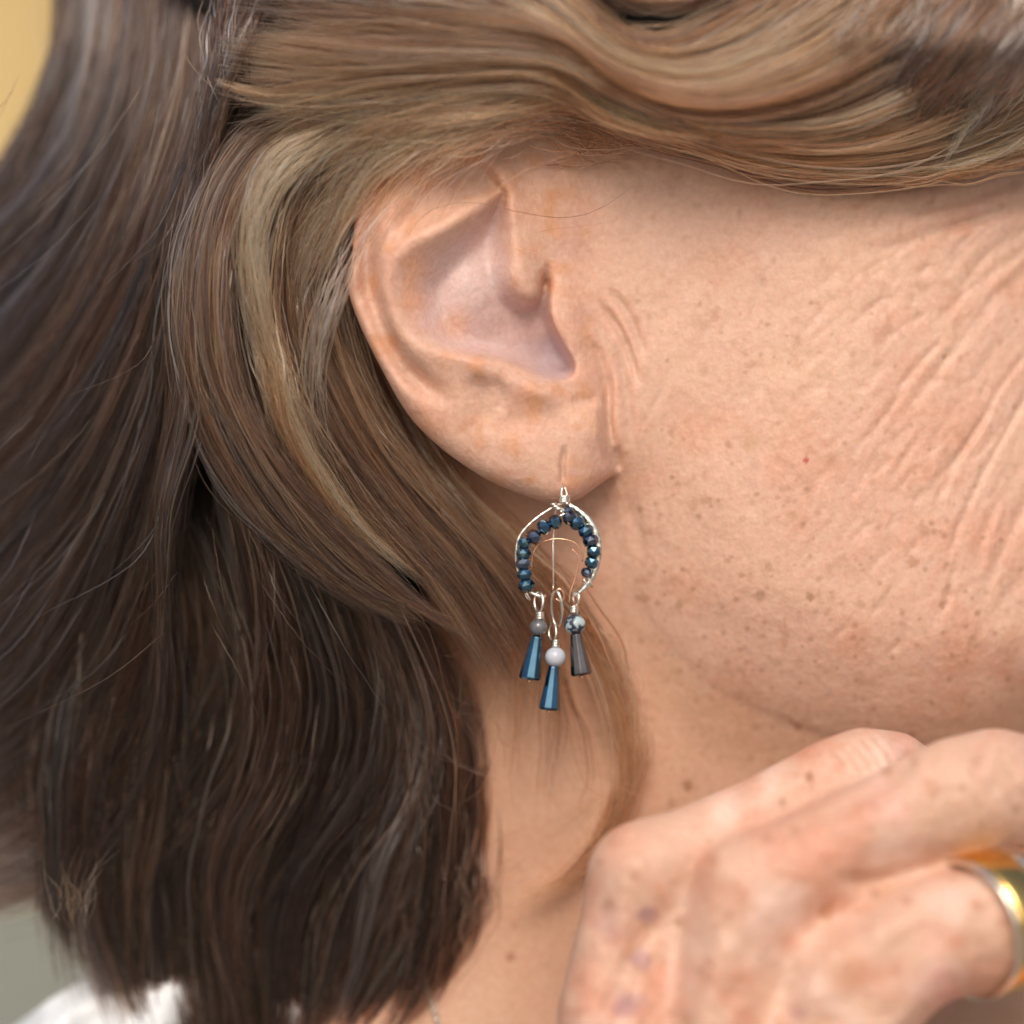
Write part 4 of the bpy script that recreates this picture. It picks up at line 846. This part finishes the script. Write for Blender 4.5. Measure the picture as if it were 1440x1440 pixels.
tube('wire_wrap', [(777,708,EZ+8),(784,714,EZ+10),(792,716,EZ+9),(795,721,EZ+8),(787,726,EZ+9)], 1.2, M_SILVER, ear_ring, n=20)
tube('bead_wire', [(785,728,EZ+4),(765,741,EZ+4),(752,755,EZ+4),(737,765,EZ+4),(736,792,EZ+4),(740,826,EZ+3),(748,836,EZ+2)], .9, M_SILVER, ear_ring, n=40)
tube('bead_wire', [(796,720,EZ+4),(811,733,EZ+4),(826,748,EZ+4),(833,770,EZ+4),(831,792,EZ+3),(822,812,EZ+2)], .9, M_SILVER, ear_ring, n=30)
beads = [(799,719,7.5),(781,734,9.5),(765,741.5,10),(751.5,755,10),(737.5,764.5,9),(736.5,779,10),(736,792.5,10),(737.5,807.5,9.8),(740.5,823,11),
         (801,727.5,9.8),(811.5,735,10),(824,746.5,10.2),(830.5,760,10.2),(835,775.5,9.6),(832,791,9),(825,805.5,7.6)]
axs = [(.7,.4,0),(-.9,.4,0),(-.8,.55,.1),(-.7,.7,0),(-.35,.93,0),(0,1,.1),(0,1,0),(.1,1,0),(.25,.95,0),(.9,.4,0),(.8,.6,0),(.55,.8,0),(.3,.95,0),(.05,1,0),(-.25,.95,0),(-.5,.85,0)]
for i, ((a, b, r_), ax) in enumerate(zip(beads, axs)):
    facet_bead('bead', (a, b, EZ+4+(2 if i % 2 else 0)), r_, ax, M_BEAD if i % 3 else M_BEAD2, ear_ring)
for (a, b) in ((742, 836), (824, 819), (830, 817)):
    tube('wire_wrap', [(a-4, b-6, EZ+4), (a-1, b-1, EZ+5), (a+3, b+7, EZ+4), (a+2, b+8, EZ-3), (a-3, b+1, EZ-5), (a-4, b-6, EZ+2)], 1.1, M_SILVER, ear_ring, n=20)
# the jump ring that carries the middle dangle
th = np.linspace(0, 2*np.pi, 40, endpoint=False)
tube('jump_ring', np.stack([783+7.5*np.cos(th)+1.5*np.sin(th), 856+25*np.sin(th), EZ+1+14*np.cos(th+.6)], -1), 2.1, M_SILVER, ear_ring, closed=True)
def dangle(x0, y0, lw, lh, wr_, stone, sr, smat, ct, cb, rt, rb, cmat, lab, rot):
    d = empty('dangle', W(np.array([x0, y0, EZ+2.]))); d['label'] = lab; adopt(d, ear_ring)
    tt_ = np.linspace(0, 2*np.pi, 30, endpoint=False)
    tube('wire_loop', np.stack([x0+lw*np.cos(tt_), y0+lh*np.sin(tt_), EZ+2+5*np.sin(tt_+1)+3*np.cos(tt_)], -1), 1.7, M_SILVER, d, closed=True)
    coil('wire_wrap', (wr_[0], wr_[1], EZ+2), 5.2, 3.4, 3.0, 1.75, M_SILVER, d)
    ball('stone', (*stone, EZ+3), sr, smat, d, .96)
    cone('cone_crystal', (*ct, EZ+3), (*cb, EZ+6), rt, rb, cmat, d, 10, rot)
    ball('pin_head', (cb[0]-.3, cb[1]+1.5, EZ+6), 3.2, M_ROSE, d)
dangle(757.5,846,6,14.5,(759,866),(757,882),12.5,M_LABR,(755,894),(745,956),8.5,16,M_CONE,'left dangle with smoky grey stone and blue cone crystal',-.12)
dangle(777,889,5.2,12.5,(781,905),(781,924),14.5,M_STONEW,(779,936),(772,999),7.5,15.5,M_CONE,'middle, lowest dangle with white stone and bright blue cone crystal',.1)
dangle(810,840,4,10,(807,857),(808,878),15,M_STONEB,(810,890),(818,950),8.5,15.5,M_CONE2,'right dangle with speckled pale stone and dark grey cone crystal',.39)
# finger rings
def finger_ring(name, c, axis, r, wd, th_, mat, edge=None, lab='', cat='ring'):
    root = empty(name, W(np.array(c, float))); tag(root, lab, cat)
    d = Vector((axis[0], -axis[2], -axis[1])).normalized(); q = d.to_track_quat('Z', 'Y')
    def lathe(nm, prof, m):
        V = []; F = []; k = 96; m_ = len(prof)
        for i in range(k):
            a = i/k*2*math.pi
            for (rr, h) in prof: V.append(tuple(q @ Vector((rr*S*math.cos(a), rr*S*math.sin(a)*.93, h*S))))
        for i in range(k):
            for j in range(m_): F.append((i*m_+j, ((i+1) % k)*m_+j, ((i+1) % k)*m_+(j+1) % m_, i*m_+(j+1) % m_))
        o = mesh_np(nm, V, F, m); o.parent = root; return o
    h = wd/2
    lathe('band', [(r, -h), (r+th_*.6, -h), (r+th_, -h*.6), (r+th_*1.15, 0), (r+th_, h*.6), (r+th_*.6, h), (r, h)], mat)
    if edge:
        for sg in (-1, 1):
            lathe('edge', [(r-1, sg*h), (r+th_*.9, sg*h-sg*2), (r+th_*1.15, sg*(h+4)), (r+th_*.9, sg*(h+7)), (r-1, sg*(h+7))], edge)
finger_ring('gold_ring', (1386,1298,228), (.79,-.2,-.58), 97, 62, 9, M_GOLD, M_WHITEGOLD, 'wide gold ring with white metal edges on the third finger', 'ring')
finger_ring('white_gold_ring', (1450,1284,188), (.79,-.2,-.58), 94, 13, 9, M_WHITEGOLD, None, 'thin white gold band next to the wide gold ring', 'ring')
# necklace chain on the collarbone
neck = empty('necklace', W(np.array([598., 1380., -80.]))); tag(neck, 'thin silver chain necklace at the collarbone below the hair', 'necklace')
path = catmull([(585,1340,0),(598,1385,0),(612,1425,0),(624,1470,0),(640,1520,0)], 27); zz = head_smooth(path[:, 0], path[:, 1])
for i in range(26):
    p = path[i]; dd = path[i+1]-p; dd /= np.linalg.norm(dd); nn_ = np.array([-dd[1], dd[0]]); tt_ = np.linspace(0, 2*np.pi, 16, endpoint=False)
    sw = 3.0; P = np.stack([p[0]+dd[0]*6*np.cos(tt_)+nn_[0]*sw*np.sin(tt_)*(i % 2), p[1]+dd[1]*6*np.cos(tt_)+nn_[1]*sw*np.sin(tt_)*(i % 2), zz[i]+6+sw*np.sin(tt_)*(1-i % 2)], -1)
    tube('chain_link', P, 1.3, M_SILVER, neck, 6, closed=True)
